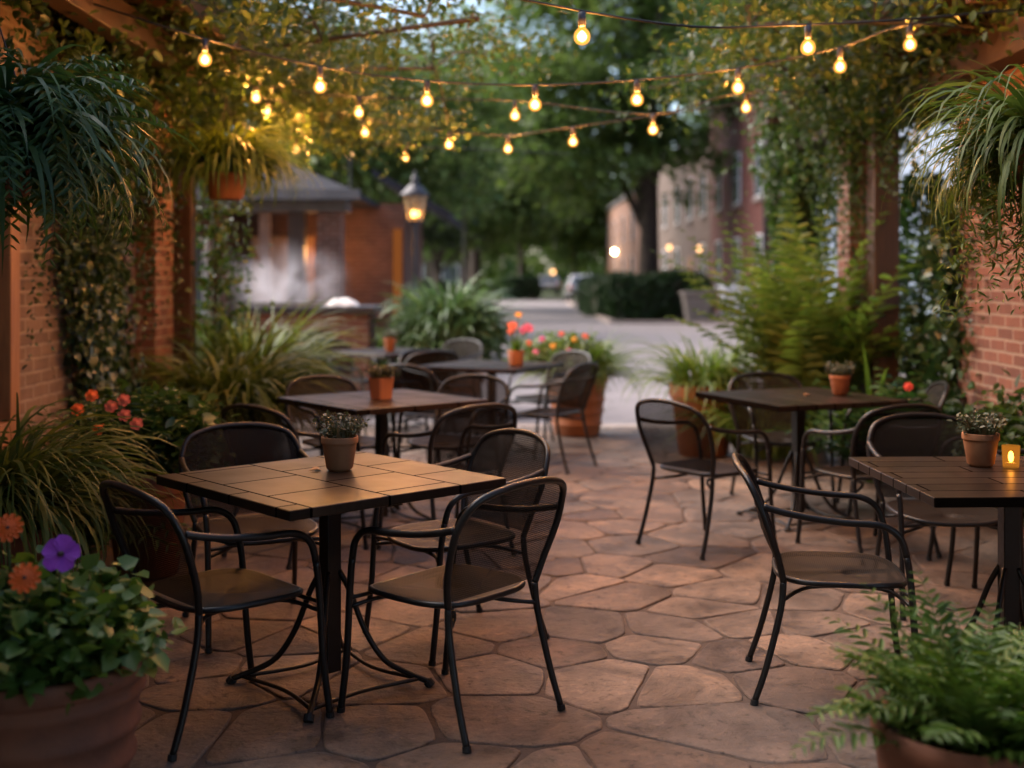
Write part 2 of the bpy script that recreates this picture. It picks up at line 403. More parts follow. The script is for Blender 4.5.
G['fern'] = leaf_mat('fern_leaf', [(0,(.02,.055,.014)),(.4,(.035,.085,.022)),(.8,(.065,.125,.03)),(1,(.105,.16,.04))], .38, .3, .5)
G['ferndark'] = leaf_mat('dark_fern_leaf', [(0,(.018,.045,.014)),(.4,(.035,.08,.024)),(.8,(.06,.12,.034)),(1,(.10,.16,.04))], .45, .3, .3)
G['grass'] = leaf_mat('ornamental_grass', [(0,(.035,.065,.014)),(.4,(.068,.105,.022)),(.75,(.105,.14,.032)),(1,(.17,.17,.05))], .5, .3, .22)
G['grassbright'] = leaf_mat('bright_grass', [(0,(.06,.10,.018)),(.4,(.10,.155,.028)),(.75,(.15,.20,.04)),(1,(.22,.25,.06))], .42, .35, .45)
G['herb'] = leaf_mat('herb_leaf', [(0,(.045,.095,.018)),(.4,(.08,.155,.028)),(.75,(.125,.20,.04)),(1,(.18,.24,.05))], .45, .3, .4)
G['bluegreen'] = leaf_mat('blue_green_leaf', [(0,(.045,.09,.035)),(.4,(.08,.14,.05)),(.75,(.12,.185,.065)),(1,(.18,.23,.08))], .4, .25, .5)
G['succ'] = leaf_mat('succulent_leaf', [(0,(.035,.05,.025)),(.4,(.06,.075,.035)),(.75,(.10,.085,.05)),(1,(.15,.10,.06))], .5, .15, .4)
def petal(name, c): return surf(name, c, tuple(x*.8 for x in c), .6, scale=30, bump=0)
m['orange'] = petal('orange_petal', (.90,.14,.012)); m['purple'] = petal('purple_petal', (.34,.05,.50))
m['coral'] = petal('coral_petal', (.72,.14,.07)); m['pink'] = petal('pink_petal', (.66,.13,.30))
m['yellow'] = petal('yellow_petal', (.75,.38,.04)); m['darkeye'] = petal('flower_eye', (.05,.02,.02)); m['red'] = petal('red_petal', (.6,.05,.03))

# ------------------------------------------------------------------ foliage
LEAF = {
 'ovate': (np.array([(0,0,0),(.28,.32,.09),(.24,.66,.07),(0,1,-.08),(-.24,.66,.07),(-.28,.32,.09)]), [[0,1,2,3],[0,3,4,5]]),
 'slim':  (np.array([(0,0,0),(.11,.3,.04),(.10,.66,.02),(0,1,-.14),(-.10,.66,.02),(-.11,.3,.04)]), [[0,1,2,3],[0,3,4,5]]),
 'heart': (np.array([(0,.06,0),(.42,.10,.10),(.40,.55,.07),(0,1,-.12),(-.40,.55,.07),(-.42,.10,.10)]), [[0,1,2,3],[0,3,4,5]]),
}
def frames(d, nrm):
    d = d/np.maximum(np.linalg.norm(d,axis=1,keepdims=True),1e-9)
    s = np.cross(d, nrm); s /= np.maximum(np.linalg.norm(s,axis=1,keepdims=True),1e-9)
    return s, d, np.cross(s, d)
class Leaves:
    def __init__(self): self.V=[]; self.Q=[]; self.n=0
    def put(self, P, D, N, S, kind='ovate'):
        tv, tf = LEAF[kind]; P=np.asarray(P,float); n=len(P)
        if n == 0: return
        s,d,u = frames(np.asarray(D,float), np.asarray(N,float)); S=np.broadcast_to(np.asarray(S,float),(n,))
        V = P[:,None,:] + S[:,None,None]*(tv[None,:,0:1]*s[:,None,:]+tv[None,:,1:2]*d[:,None,:]+tv[None,:,2:3]*u[:,None,:])
        off = self.n + np.arange(n)*len(tv)
        for f in tf: self.Q.append(off[:,None]+np.array(f)[None,:])
        self.V.append(V.reshape(-1,3)); self.n += n*len(tv)
    def scatter(self, P, size, kind='ovate', up=.6, rng=RNG, droop=0.0):
        n=len(P); D=rng.normal(size=(n,3)); D[:,2]=D[:,2]*.6-droop
        N=rng.normal(size=(n,3)); N/=np.linalg.norm(N,axis=1,keepdims=True); N[:,2]=np.abs(N[:,2])+up
        self.put(P,D,N,size*rng.uniform(.65,1.3,n),kind)
    def blades(self, P, az, el, L, w, bend, seg=7, curl=None):
        """arching straps: base P, azimuth, start elevation, length, width, how much the tip falls (radians)"""
        n=len(P); t=np.linspace(0,1,seg+1)
        e = el[:,None]-bend[:,None]*(t[None,:]**1.3)
        st = (L/seg)[:,None]
        a = az[:,None]+(np.zeros((n,1)) if curl is None else curl[:,None])*t[None,:]
        dx=np.cos(e)*np.cos(a)*st; dy=np.cos(e)*np.sin(a)*st; dz=np.sin(e)*st
        C=np.zeros((n,seg+1,3))
        C[:,1:,0]=np.cumsum(dx[:,:-1],1); C[:,1:,1]=np.cumsum(dy[:,:-1],1); C[:,1:,2]=np.cumsum(dz[:,:-1],1)
        C+=P[:,None,:]
        wt=(np.minimum(1,.35+t*3)*np.clip(1-t**2.2,0,1)+.02)[None,:,None]*w[:,None,None]*.5
        side=np.stack([-np.sin(a),np.cos(a),np.zeros_like(a)],2)
        tw=RNG.normal(0,.35,(n,1)); side=side*np.cos(tw)[...,None]; side[...,2]+=np.sin(tw)
        A=C-side*wt; B=C+side*wt
        V=np.stack([A,B],2).reshape(n,-1,3); k=2*(seg+1); off=self.n+np.arange(n)*k
        for i in range(seg):
            self.Q.append(off[:,None]+np.array([2*i,2*i+1,2*i+3,2*i+2])[None,:])
        self.V.append(V.reshape(-1,3)); self.n+=n*k
        return C
    def fronds(self, P, az, el, L, bend, leaf, pairs=16, kind='slim', wid=.006, lo=.12, hang=.3, curl=None):
        n=len(P)
        C=self.blades(P,az,el,L,np.full(n,wid),bend,seg=pairs,curl=curl)
        t=np.linspace(0,1,pairs+1)
        idx=[i for i in range(pairs+1) if t[i]>=lo]
        T=np.gradient(C,axis=1); T/=np.maximum(np.linalg.norm(T,axis=2,keepdims=True),1e-9)
        H=np.stack([-np.sin(az),np.cos(az),np.zeros(n)],1)
        for i in idx:
            s=leaf*(np.sin(PI*min(1,(.16+.84*t[i])))**.7+.08)
            for sg in (-1,1):
                D=H*sg+T[:,i]*.55+RNG.normal(0,.12,(n,3)); D[:,2]-=hang
                N=np.cross(T[:,i],H); N=N*np.sign(N[:,2:3]+1e-6)+RNG.normal(0,.2,(n,3))
                self.put(C[:,i],D,N,s*RNG.uniform(.8,1.2,n),kind)
        return C
    def strands(self, P, L, leaf, step=.045, sway=.12, kind='ovate', out=None):
        """hanging vine strands from the points P"""
        for p,l in zip(P,L):
            k=max(3,int(l/step)); q=np.zeros((k,3)); d=RNG.normal(0,sway,2); ph=RNG.uniform(0,6)
            t=np.arange(k)/k
            q[:,0]=p[0]+d[0]*t*l+.02*np.sin(9*t+ph); q[:,1]=p[1]+d[1]*t*l+.02*np.cos(8*t+ph); q[:,2]=p[2]-t*l
            if out is not None and k>3: out.append(q)
            for rep in range(2):
                D=RNG.normal(size=(k,3)); D[:,2]=-np.abs(D[:,2])*.8
                N=RNG.normal(size=(k,3)); N[:,2]=np.abs(N[:,2])+.5
                self.put(q+RNG.normal(0,.012,(k,3)),D,N,leaf*RNG.uniform(.55,1.15,k)*(1-.4*t),kind)
    def build(self, name, mat, parent=None, loc=None):
        return np_obj(name, np.concatenate(self.V), self.Q, mat, parent, False, loc)

def clumps(n, per, lo, hi, sig, dens=None):
    """points in clumps inside a box; dens(p) in 0..1 keeps or drops a clump"""
    lo=np.array(lo,float); hi=np.array(hi,float); out=[]; cs=[]
    while len(cs)<n:
        c=lo+(hi-lo)*RNG.random(3)
        if dens is not None and RNG.random()>dens(c): continue
        cs.append(c)
    C=np.array(cs); sg=np.array(sig)*np.ones(3)
    P=np.repeat(C,per,0)+RNG.normal(size=(n*per,3))*sg
    return P,C
def shell_pts(n, c, r, inner=.55):
    d=RNG.normal(size=(n,3)); d/=np.linalg.norm(d,axis=1,keepdims=True)
    return np.array(c)+d*np.array(r)*RNG.uniform(inner,1,(n,1))
def polar(n, r): 
    a=RNG.uniform(0,2*PI,n); q=r*np.sqrt(RNG.random(n)); return np.stack([q*np.cos(a),q*np.sin(a),np.zeros(n)],1), a

def pot_mesh(r, h, style='rim', n=40):
    b=MB(); rb=r*.72
    if style=='rim':
        pr=[(.01,0),(rb-.012,0),(rb,.012),(r*.93,h*.80),(r*.935,h*.81),(r*.99,h*.81),(r,h*.825),(r,h*.975),(r*.985,h),(r*.93,h),(r*.90,h*.98),(r*.86,h*.86),(.01,h*.86)]
    elif style=='bands':
        pr=[(.01,0),(rb-.012,0),(rb,.012)]
        for k in range(1,5):
            z=h*.2*k; rr=rb+(r*.95-rb)*(.2*k)**.8
            pr+=[(rr-.004,z-.02),(rr+.008,z-.008),(rr+.008,z+.008),(rr-.002,z+.02)]
        pr+=[(r*.95,h*.88),(r,h*.90),(r,h*.985),(r*.985,h),(r*.92,h),(r*.90,h*.98),(r*.86,h*.88),(.01,h*.88)]
    else: # bowl
        pr=[(.01,0),(rb*.8,0),(rb*.86,.012),(r*.86,h*.4),(r*.95,h*.72),(r*.97,h*.86),(r*1.0,h*.88),(r*1.02,h*.93),(r*1.0,h*.99),(r*.96,h),(r*.90,h*.97),(r*.86,h*.88),(.01,h*.88)]
    b.lathe(pr,n); return b
def soil_mesh(r, z):
    b=MB(); k=20; vs=[(0,0,z+.012)]+[(r*math.cos(2*PI*i/k),r*math.sin(2*PI*i/k),z) for i in range(k)]
    b.add(vs,[(0,i+1,(i+1)%k+1) for i in range(k)]); return b
def flower(parent, p, r, mat, eye, n=8, tilt=(0,-.5,1), layers=1, name='flower'):
    """an open bloom: petals round an eye, facing the direction tilt"""
    z=Vector(tilt).normalized(); x=z.orthogonal().normalized(); y=z.cross(x); b=MB(); p=Vector(p)
    for L in range(layers):
        for i in range(n):
            a=2*PI*(i+.5*L)/n; rr=r*(1-.28*L); dx=math.cos(a)*x+math.sin(a)*y; dy=-math.sin(a)*x+math.cos(a)*y
            w=rr*math.sin(PI/n)*(1.12 if n<8 else 1.05)
            q=[p+z*.01*L, p+dx*rr*.55+dy*w*.8+z*rr*(.12+.1*L), p+dx*rr*.95+dy*w*.5+z*rr*.05, p+dx*rr+z*rr*.02, p+dx*rr*.95-dy*w*.5+z*rr*.05, p+dx*rr*.55-dy*w*.8+z*rr*(.12+.1*L)]
            b.add(q,[(0,1,2,3),(0,3,4,5)],0)
    b.ball(p+z*r*.08, r*.2, r*.2, r*.16, 8,5,1)
    return b.build(name,[mat,eye],parent,False,fixn=False)

# ------------------------------------------------------------------ the setting
def sheet(name, x0,x1,y0,y1,z,mat,thick=None):
    b=MB()
    if thick: b.box(x0,x1,y0,y1,z-thick,z)
    else: b.add([(x0,y0,z),(x1,y0,z),(x1,y1,z),(x0,y1,z)],[(0,1,2,3)])
    return tag(b.build(name,mat), kind='structure')
sheet('ground',-400,400,-60,900,-.14,m['soilground'])
def clip_cell(p, others):
    poly=[(p[0]-2,p[1]-2),(p[0]+2,p[1]-2),(p[0]+2,p[1]+2),(p[0]-2,p[1]+2)]
    for q in others:
        nx,ny=q[0]-p[0],q[1]-p[1]; d=(nx*(q[0]+p[0])+ny*(q[1]+p[1]))/2; out=[]
        for k in range(len(poly)):
            a,b_=poly[k],poly[(k+1)%len(poly)]; fa=nx*a[0]+ny*a[1]-d; fb=nx*b_[0]+ny*b_[1]-d
            if fa<=0: out.append(a)
            if fa*fb<0: u=fa/(fa-fb); out.append((a[0]+u*(b_[0]-a[0]),a[1]+u*(b_[1]-a[1])))
        poly=out
        if len(poly)<3: break
    return poly
def paving(x0,x1,y0,y1):
    """irregular rounded flagstones bedded in sandy mortar, one mesh"""
    rnd=random.Random(21); pts=[]
    for _ in range(9000):
        q=(rnd.uniform(x0-.3,x1+.3),rnd.uniform(y0-.3,y1+.3)); dm=.40 if rnd.random()<.82 else .22
        if all((q[0]-a)**2*.72+(q[1]-b_)**2>dm*dm for a,b_ in pts): pts.append(q)
    b=MB(); b.box(x0,x1,y0,y1,-.13,-.010,1)
    from mathutils import noise
    for p in pts:
        near=sorted(pts,key=lambda q:(q[0]-p[0])**2+(q[1]-p[1])**2)[1:22]
        c=clip_cell(p,near)
        if len(c)<3: continue
        cx=sum(a for a,_ in c)/len(c); cy=sum(a for _,a in c)/len(c)
        if not (x0<cx<x1 and y0<cy<y1): continue
        gap=rnd.uniform(.004,.010)
        for it in range(3):                       # round the corners
            n=len(c); d=[]
            w_=.11 if it==0 else .25
            for k in range(n):
                a,e=c[k],c[(k+1)%n]; d.append((a[0]+(e[0]-a[0])*w_,a[1]+(e[1]-a[1])*w_)); d.append((a[0]+(e[0]-a[0])*(1-w_),a[1]+(e[1]-a[1])*(1-w_)))
            c=d
        q=[]
        for (x,y) in c:
            l=math.hypot(x-cx,y-cy); k=1-gap/max(l,.05)
            k+=.035*noise.noise((x*7,y*7,3.1))+.016*noise.noise((x*22,y*22,1.7))
            q.append((min(max(cx+(x-cx)*k,x0),x1),min(max(cy+(y-cy)*k,y0),y1)))
        n=len(q); z=rnd.uniform(-.0035,.0); tx=rnd.uniform(-.008,.008); ty=rnd.uniform(-.008,.008)
        rings=[(1.0,-.03),(1.0,-.006),(.985,-.0018),(.955,0)]; V=[]
        for f,dz in rings:
            for (x,y) in q:
                xx=cx+(x-cx)*f; yy=cy+(y-cy)*f; V.append((xx,yy,z+dz+tx*(xx-cx)+ty*(yy-cy)))
        V.append((cx,cy,z))
        b.add(V,[(i*n+k,i*n+(k+1)%n,(i+1)*n+(k+1)%n,(i+1)*n+k) for i in range(3) for k in range(n)]+[(3*n+k,3*n+(k+1)%n,4*n) for k in range(n)],0)
    return tag(b.build('patio_floor',[m['stone'],m['mortar']],None,False,fixn=False),kind='structure')
paving(-4.2,4.2,-.6,12.05)
sheet('porch_floor',-4.2,4.2,-5.3,-.61,-.004,m['mortar'],.12)
sheet('kerb',-9,9,12.05,12.35,-.012,m['kerb'],.12)
sheet('street',-30,14,12.35,41,-.10,m['asphalt'])
b=MB(); b.add([(-3.2,41,-.10),(3.3,41,-.10),(4.2,82,-.10),(-5,84,-.10)],[(0,1,2,3)]); tag(b.build('road',m['road']),kind='structure')
b=MB(); b.box(3.32,14,41.0,41.25,-.14,-.0); b.box(3.32,3.55,41.25,74,-.14,-.0); tag(b.build('pavement_kerb',m['kerb']),kind='structure')
sheet('pavement',7.2,8.7,41.25,110,-.02,m['concrete'])

# ------------------------------------------------------------------ chair
IR=.0125
def make_chair():
    root=thing('patio_armchair','black metal patio armchair','chair')
    hoop=[(.222,-.205,.43),(.248,-.225,.52),(.268,-.262,.63),(.262,-.292,.715),(.222,-.328,.785),(.12,-.358,.818),(0,-.366,.827)]
    full=hoop+[(-x,y,z) for x,y,z in hoop[-2::-1]]
    HP=spline(full,6)
    MB().tube(HP,IR,10).build('back_frame',m['iron'],root,True)
    # woven back: a sheet inside the hoop, from the seat to the crown
    b=MB(); rows=14; cols=16; half=spline(hoop,10); grid=[]
    for i in range(rows+1):
        zt=.45+(.818-.45)*i/rows
        k=min(range(len(half)),key=lambda j:abs(half[j].z-zt)); p=half[k]; w=max(p.x-.004,.01)
        for j in range(cols+1):
            u=-1+2*j/cols; yc=-.035*(1-u*u)*min(1,(zt-.43)/.12)*(1-i/rows*.6)
            grid.append((u*w,p.y+yc,zt))
    b.add(grid,[(i*(cols+1)+j,i*(cols+1)+j+1,(i+1)*(cols+1)+j+1,(i+1)*(cols+1)+j) for i in range(rows) for j in range(cols)])
    b.build('backrest',m['backmesh'],root,True)
    # seat: rounded outline
    out=[]
    for i in range(44):
        a=2*PI*i/44; c=math.cos(a); s=math.sin(a); e=.62
        out.append((math.copysign(abs(c)**e,c)*.235,math.copysign(abs(s)**e,s)*.225+.005,.43-(.018*max(0,s)**4)))
    seat=MB(); V=[]; NR=7
    for k in range(NR):
        f=1-k/NR
        for (x,y,z) in out: V.append((x*f,y*f,z+.006-.022*(1-f)**.8+.004))
    V.append((0,.005,.414)); n=44
    Fs=[(k*n+i,k*n+(i+1)%n,(k+1)*n+(i+1)%n,(k+1)*n+i) for k in range(NR-1) for i in range(n)]
    Fs+=[((NR-1)*n+i,(NR-1)*n+(i+1)%n,NR*n) for i in range(n)]
    seat.add(V,Fs); st=seat.build('seat',m['seatmesh'],root,True)
    MB().tube(out,.011,8,closed=True).build('seat_rim',m['iron'],st,True)
    for s in (-1,1):
        lp=spline([(s*.222,-.205,.4299),(s*.226,-.215,.33),(s*.236,-.262,.14),(s*.243,-.305,.012)],5)
        lg=MB().tube(lp,[IR-.001*i/len(lp) for i in range(len(lp))],10).build('leg',m['iron'],root,True)
        MB().tube([(s*.243,-.304,.018),(s*.244,-.307,.0)],.0145,10).build('foot_cap',m['rubber'],lg)
        fp=[(s*.262,.262,.012),(s*.258,.238,.20),(s*.258,.222,.42),(s*.262,.205,.54)]
        ap=[(s*.262,.205,.54),(s*.267,.178,.612),(s*.271,.115,.648),(s*.275,.0,.655),(s*.275,-.12,.668),(s*.272,-.215,.685),(s*.2665,-.275,.70)]
        allp=spline(fp+ap[1:],6)
        cut=(len(fp)-1)*6
        lg=MB().tube(allp[:cut+1],IR,10).build('leg',m['iron'],root,True)
        MB().tube([(s*.262,.2615,.018),(s*.262,.2635,.0)],.0145,10).build('foot_cap',m['rubber'],lg)
        MB().tube(allp[cut:],IR,10).build('arm',m['iron'],root,True)
    b=MB()
    b.tube(spline([(-.258,.222,.40),(-.12,.20,.405),(.12,.20,.405),(.258,.222,.40)],4),.008,6)
    b.tube(spline([(-.226,-.215,.36),(-.1,-.10,.385),(-.13,.14,.395),(-.258,.222,.37)],5),.008,6)
    b.tube(spline([(.226,-.215,.36),(.1,-.10,.385),(.13,.14,.395),(.258,.222,.37)],5),.008,6)
    b.build('stretcher',m['iron'],root,True)
    return root
CHAIR=make_chair(); used=[False]
def chair(x,y,face,label,group):
    o=CHAIR if not used[0] else copy_tree(CHAIR); used[0]=True
    o.location=(x,y,0); o.rotation_euler.z=R(face-90); o['label']=label; o['group']=group
    return o
g='chairs round the front left table'
chair(-.99,4.11,42,'black armchair beside the flower pot with purple bloom, its back to the pot',g)
chair(-.22,4.17,140,'nearest black armchair, its see-through mesh back turned to the open flagstones',g)
chair(-1.09,5.14,-64,'black armchair behind the front left table, facing the camera over its tiled top',g)
chair(-.25,5.0,216,'black armchair at the right rear corner of the front left table',g)
g='chairs round the second left table'
chair(-1.17,6.55,55,'black armchair between the front left table and the long grass by the wall',g)
chair(-.37,6.57,128,'black armchair seen from behind, at the right front of the second left table',g)
chair(-1.10,7.80,-55,'low-backed armchair behind the second left table on its grass side',g)
chair(-.40,7.84,-118,'armchair behind the second left table on its open side',g)
g='chairs round the far left table'
chair(-1.72,11.1,60,'armchair at the left front of the far table near the brick counter',g)
chair(-.86,11.15,118,'armchair at the right front of the far table with the plain clay pot',g)
chair(-1.75,12.55,-50,'armchair between the brick counter and the far table',g)
chair(-.70,12.6,-125,'armchair behind the far table, in front of the round pale shrub',g)
g='chairs round the table with the flower vase'
chair(.28,9.50,150,'armchair turned half away at the right of the table with the flower vase',g)
chair(-.62,9.45,55,'armchair at the left front of the table with the flower vase',g)
chair(.30,10.62,-140,'armchair close to the big terracotta planter of grass and blooms',g)
chair(-.62,10.75,-50,'armchair behind the table with the flower vase on the shrub side',g)
g='chairs round the far right table'
chair(1.10,6.74,38,'armchair standing free on the flagstones, left of the far right table',g)
chair(1.80,8.02,-82,'armchair behind the far right table, in front of the potted grass',g)
chair(1.95,6.62,110,'armchair in front of the far right table, its back to the near right table',g)
chair(2.38,7.66,172,'armchair half lost in the ferns right of the far right table',g)
g='chairs round the near right table'
chair(1.19,4.40,-9,'black armchair in profile at the left side of the near right table',g)
chair(1.98,5.50,-92,'black armchair behind the near right table, facing the camera',g)
chair(2.42,6.05,170,'armchair by the wall shrub behind the near right table, turned sideways',g)

# ------------------------------------------------------------------ tables
def make_table(topmat):
    root=thing('patio_table','square patio table','table'); h=.765
    MB().box(-.46,.46,-.46,.46,h-.034,h).build('table_top',topmat,root,bevel=.004)
    MB().box(-.40,.40,-.03,.03,h-.052,h-.0345).box(-.03,.03,-.40,-.0305,h-.052,h-.0345).box(-.03,.03,.0305,.40,h-.052,h-.0345).build('top_bracket',m['iron'],root)
    MB().box(-.03,.03,-.03,.03,.05,h-.0525).build('column',m['iron'],root,bevel=.004)
    for k in range(4):
        a=R(45+90*k); c,s=math.cos(a),math.sin(a)
        pts=[(c*r,s*r,z) for r,z in [(.034,.42),(.075,.34),(.13,.20),(.20,.095),(.29,.045),(.365,.016)]]
        f=MB().tube(spline(pts,5),.011,8).build('foot',m['iron'],root,True)
        MB().tube([(c*.36,s*.36,.018),(c*.375,s*.375,.0)],.018,10).build('foot_pad',m['rubber'],f)
    b=MB()
    ring=[(math.cos(R(45+90*k))*.33,math.sin(R(45+90*k))*.33,.026) for k in range(4)]
    for k in range(4):
        p=Vector(ring[k]); q=Vector(ring[(k+1)%4]); md=(p+q)/2*.82; b.tube(spline([p,md,q],5),.008,6)
    b.build('base_ring',m['iron'],root,True)
    return root
T1=make_table(m['table']); T2=make_table(m['table_wood'])
def table(src,first,x,y,rot,label):
    o=src if first else copy_tree(src); o.location=(x,y,0); o.rotation_euler.z=R(rot); o['label']=label; o['group']='square tables on the patio'
    return o
table(T1,True,-.67,4.42,-47.5,'front left square table with dark tiled top and a sandy clay pot')
table(T1,False,-.79,7.27,-51,'second left table, between the front table and the two far ones')
table(T1,False,-1.20,11.95,45,'far table nearest the brick counter')
table(T1,False,-.17,10.12,63,'far table carrying the orange vase of flowers')
table(T2,True,1.85,4.47,2,'near right table with dark planks and a candle glass')
table(T2,False,1.77,7.42,-68,'far right table with dark plank top, near the ferns')

# ------------------------------------------------------------------ pots on the tables
def succulent(x,y,z,r,h,label,mat,kind=0,square=False):
    root=thing('potted_succulent',label,'potted plant',(x,y,z),RNG.uniform(0,1),'small clay pots on the tables')
    if square:
        b=MB(); w=r*.92; wb=w*.84; k=4
        def ring(s,zz,e=.012): return [(s,-s+e,zz),(s,s-e,zz),(s-e,s,zz),(-s+e,s,zz),(-s,s-e,zz),(-s,-s+e,zz),(-s+e,-s,zz),(s-e,-s,zz)]
        rings=[ring(wb,0),ring(w,h),ring(w*.9,h),ring(w*.86,h*.9)]
        V=[p for rg in rings for p in rg]
        b.add(V,[tuple(range(7,-1,-1))]+[(i*8+j,i*8+(j+1)%8,(i+1)*8+(j+1)%8,(i+1)*8+j) for i in range(3) for j in range(8)]+[tuple(24+j for j in range(8))])
        b.build('pot',mat,root)
    else: pot_mesh(r,h,'rim',32).build('pot',mat,root,True)
    soil_mesh(r*.82,h*.88).build('soil',m['soil'],root)
    L=Leaves()
    n=70; P,a=polar(n,r*.7); P[:,2]=h*.88
    el=RNG.uniform(.7,1.5,n); ln=RNG.uniform(.6,1.15,n)*r*(1.25 if kind==0 else 1.0)
    C=L.blades(P,a,el,ln,np.full(n,.013),RNG.uniform(-.2,.5,n),seg=4)
    tips=C[:,-1]
    for k in range(3):
        q=C[:,1+k]+RNG.normal(0,.004,(n,3))
        L.scatter(q,.022,'slim',.8)
    L.scatter(np.repeat(tips,3,0)+RNG.normal(0,.007,(n*3,3)),.020,'ovate',.5)
    L.build('plant',G['succ'],root)
    return root
TZ=.765
succulent(-.655,4.56,TZ,.070,.13,'sandy clay pot of reddish succulent on the front left table',m['terra_pale'])
succulent(-.79,7.25,TZ,.066,.13,'orange square pot with spiky succulent on the second left table',m['terra'],square=True)
succulent(-1.21,11.9,TZ,.065,.13,'clay pot with a small dry succulent on the table by the brick counter',m['terra'])
succulent(2.04,7.46,TZ,.066,.125,'straight orange pot on the far right table before the ferns',m['terra'])
succulent(1.82,4.66,TZ,.070,.13,'tan clay pot with dark bushy succulent beside the candle glass',m['terra_pale'])
v=thing('flower_vase','orange vase of coral, pink and yellow blooms on a far table','vase',(X(516,10.0),10.0,TZ))
MB().lathe([(.01,0),(.056,0),(.06,.01),(.068,.12),(.066,.125),(.058,.12),(.01,.10)],24).build('pot',m['terra'],v,True)
b=MB()
fl=[((-.03,-.01,.33),.046,'coral'),((.02,-.02,.42),.032,'yellow'),((.10,0,.31),.05,'pink'),((.06,.03,.29),.04,'pink'),((-.04,.03,.28),.036,'coral')]
for p,r,c in fl: b.tube(spline([(p[0]*.2,p[1]*.2,.1),(p[0]*.6,p[1]*.6,p[2]*.6),p],4),.004,5)
b.build('stems',m['greenstem'],v)
for p,r,c in fl: flower(v,p,r,m[c],m['darkeye'],9,(p[0]*2,-.8,.7),2)
L=Leaves(); P,a=polar(40,.04); P[:,2]=.11; L.blades(P,a,RNG.uniform(.8,1.5,40),RNG.uniform(.08,.2,40),np.full(40,.02),RNG.uniform(0,.6,40),5); L.build('leaves',G['herb'],v)
# candle glass
c=thing('candle_glass','amber glass with a lit candle on the near right table','candle',(1.925,4.63,TZ))
MB().lathe([(.028,.0),(.03,.004),(.034,.085),(.031,.085),(.028,.008),(.01,.006)],20).build('glass',m['amber'],c,True)
MB().ball((0,0,.042),.011,.011,.022,8,6).build('flame',m['candle'],c,True)
MB().lathe([(.01,.007),(.024,.007),(.024,.018),(.004,.02)],14).build('wax',m['white'],c,True)
for i,(x,y,lab) in enumerate([(-.77,4.53,'curled amber leaf lying beside the sandy pot on the front table'),(1.80,7.42,'dry curled leaf lying on the far right table')]):
    L=Leaves(); L.put([(0,0,.004),(.02,.015,.004)],[(1,.2,.1),(.3,1,.15)],[(0,0,1),(0,.2,1)],.05,'ovate')
    o=L.build('fallen_leaf',m['timber_light'],None,(x,y,TZ)); tag(o,lab,'leaf')

# ------------------------------------------------------------------ string lights
def string_light(label,pts,ends):
    """pts: (px,py,Y) of each bulb's middle; ends: the two 3D anchors of the cable"""
    root=thing('string_light',label,'string lights',(0,0,0),0,'strings of warm bulbs over the patio')
    tops=[]
    for (px,py,Y) in pts:
        x=X(px,Y); z=Z(py,Y); tops.append((x,Y,z+.107))
    path=[ends[0]]+tops+[ends[1]]
    MB().tube(spline(path,8),.0055,6).build('cable',m['rubber'],root,True)
    for (x,y,z) in tops:
        s=MB().lathe([(.004,-.002),(.012,-.004),(.0165,-.012),(.0165,-.058),(.013,-.064),(.004,-.064)],12,(x,y,z)).build('socket',m['bronze'],root,True)
        b=MB(); b.lathe([(.013,-.062),(.015,-.070),(.025,-.080),(.032,-.092),(.0345,-.106),(.032,-.121),(.023,-.133),(.010,-.139),(.003,-.140)],14,(x,y,z),0)
        b.lathe([(.002,-.080),(.012,-.088),(.0195,-.100),(.0205,-.108),(.016,-.120),(.002,-.128)],8,(x,y,z),1)
        b.build('bulb',[m['bulbglass'],m['bulbcore']],s,True)
        ld=bpy.data.lights.new('bulb_light','POINT'); ld.energy=BULB_W; ld.color=(1,.44,.115); ld.shadow_soft_size=.026
        lo=bpy.data.objects.new('bulb_light',ld); COL.objects.link(lo); lo.location=(x,y,z-.108); lo.parent=root
    return root
EL=-2.25; ER=2.84
string_light('nearest string of two large bulbs crossing the top of the patio',[(582,37,4.95),(808,48,5.5)],[(EL,4.2,3.0),(ER,6.3,2.92)])
string_light('long sagging string of eight bulbs spanning eave to beam',[(205,60,6.1),(320,87,6.3),(427,101,6.4),(535,105,6.4),(637,100,6.4),(738,88,6.5),(840,67,6.5),(910,45,6.3)],[(EL,6.3,2.95),(ER,7.2,2.97)])
string_light('third string, of five smaller bulbs behind the long string',[(256,98,7.9),(359,113,8.1),(515,116,8.4),(653,130,8.0),(746,108,8.2)],[(EL,7.3,2.98),(ER,9.2,2.9)])
string_light('lowest sagging string of five bulbs near the lantern',[(268,112,9.4),(365,133,9.3),(449,145,9.3),(508,149,9.4),(573,142,8.6)],[(EL-.2,8.9,2.9),(ER,9.35,3.0)])
string_light('farthest short string of three bulbs by the porch roof',[(300,119,9.5),(296,150,9.9),(405,158,10.2)],[(EL-.2,9.2,2.95),(.6,12.2,2.75)])

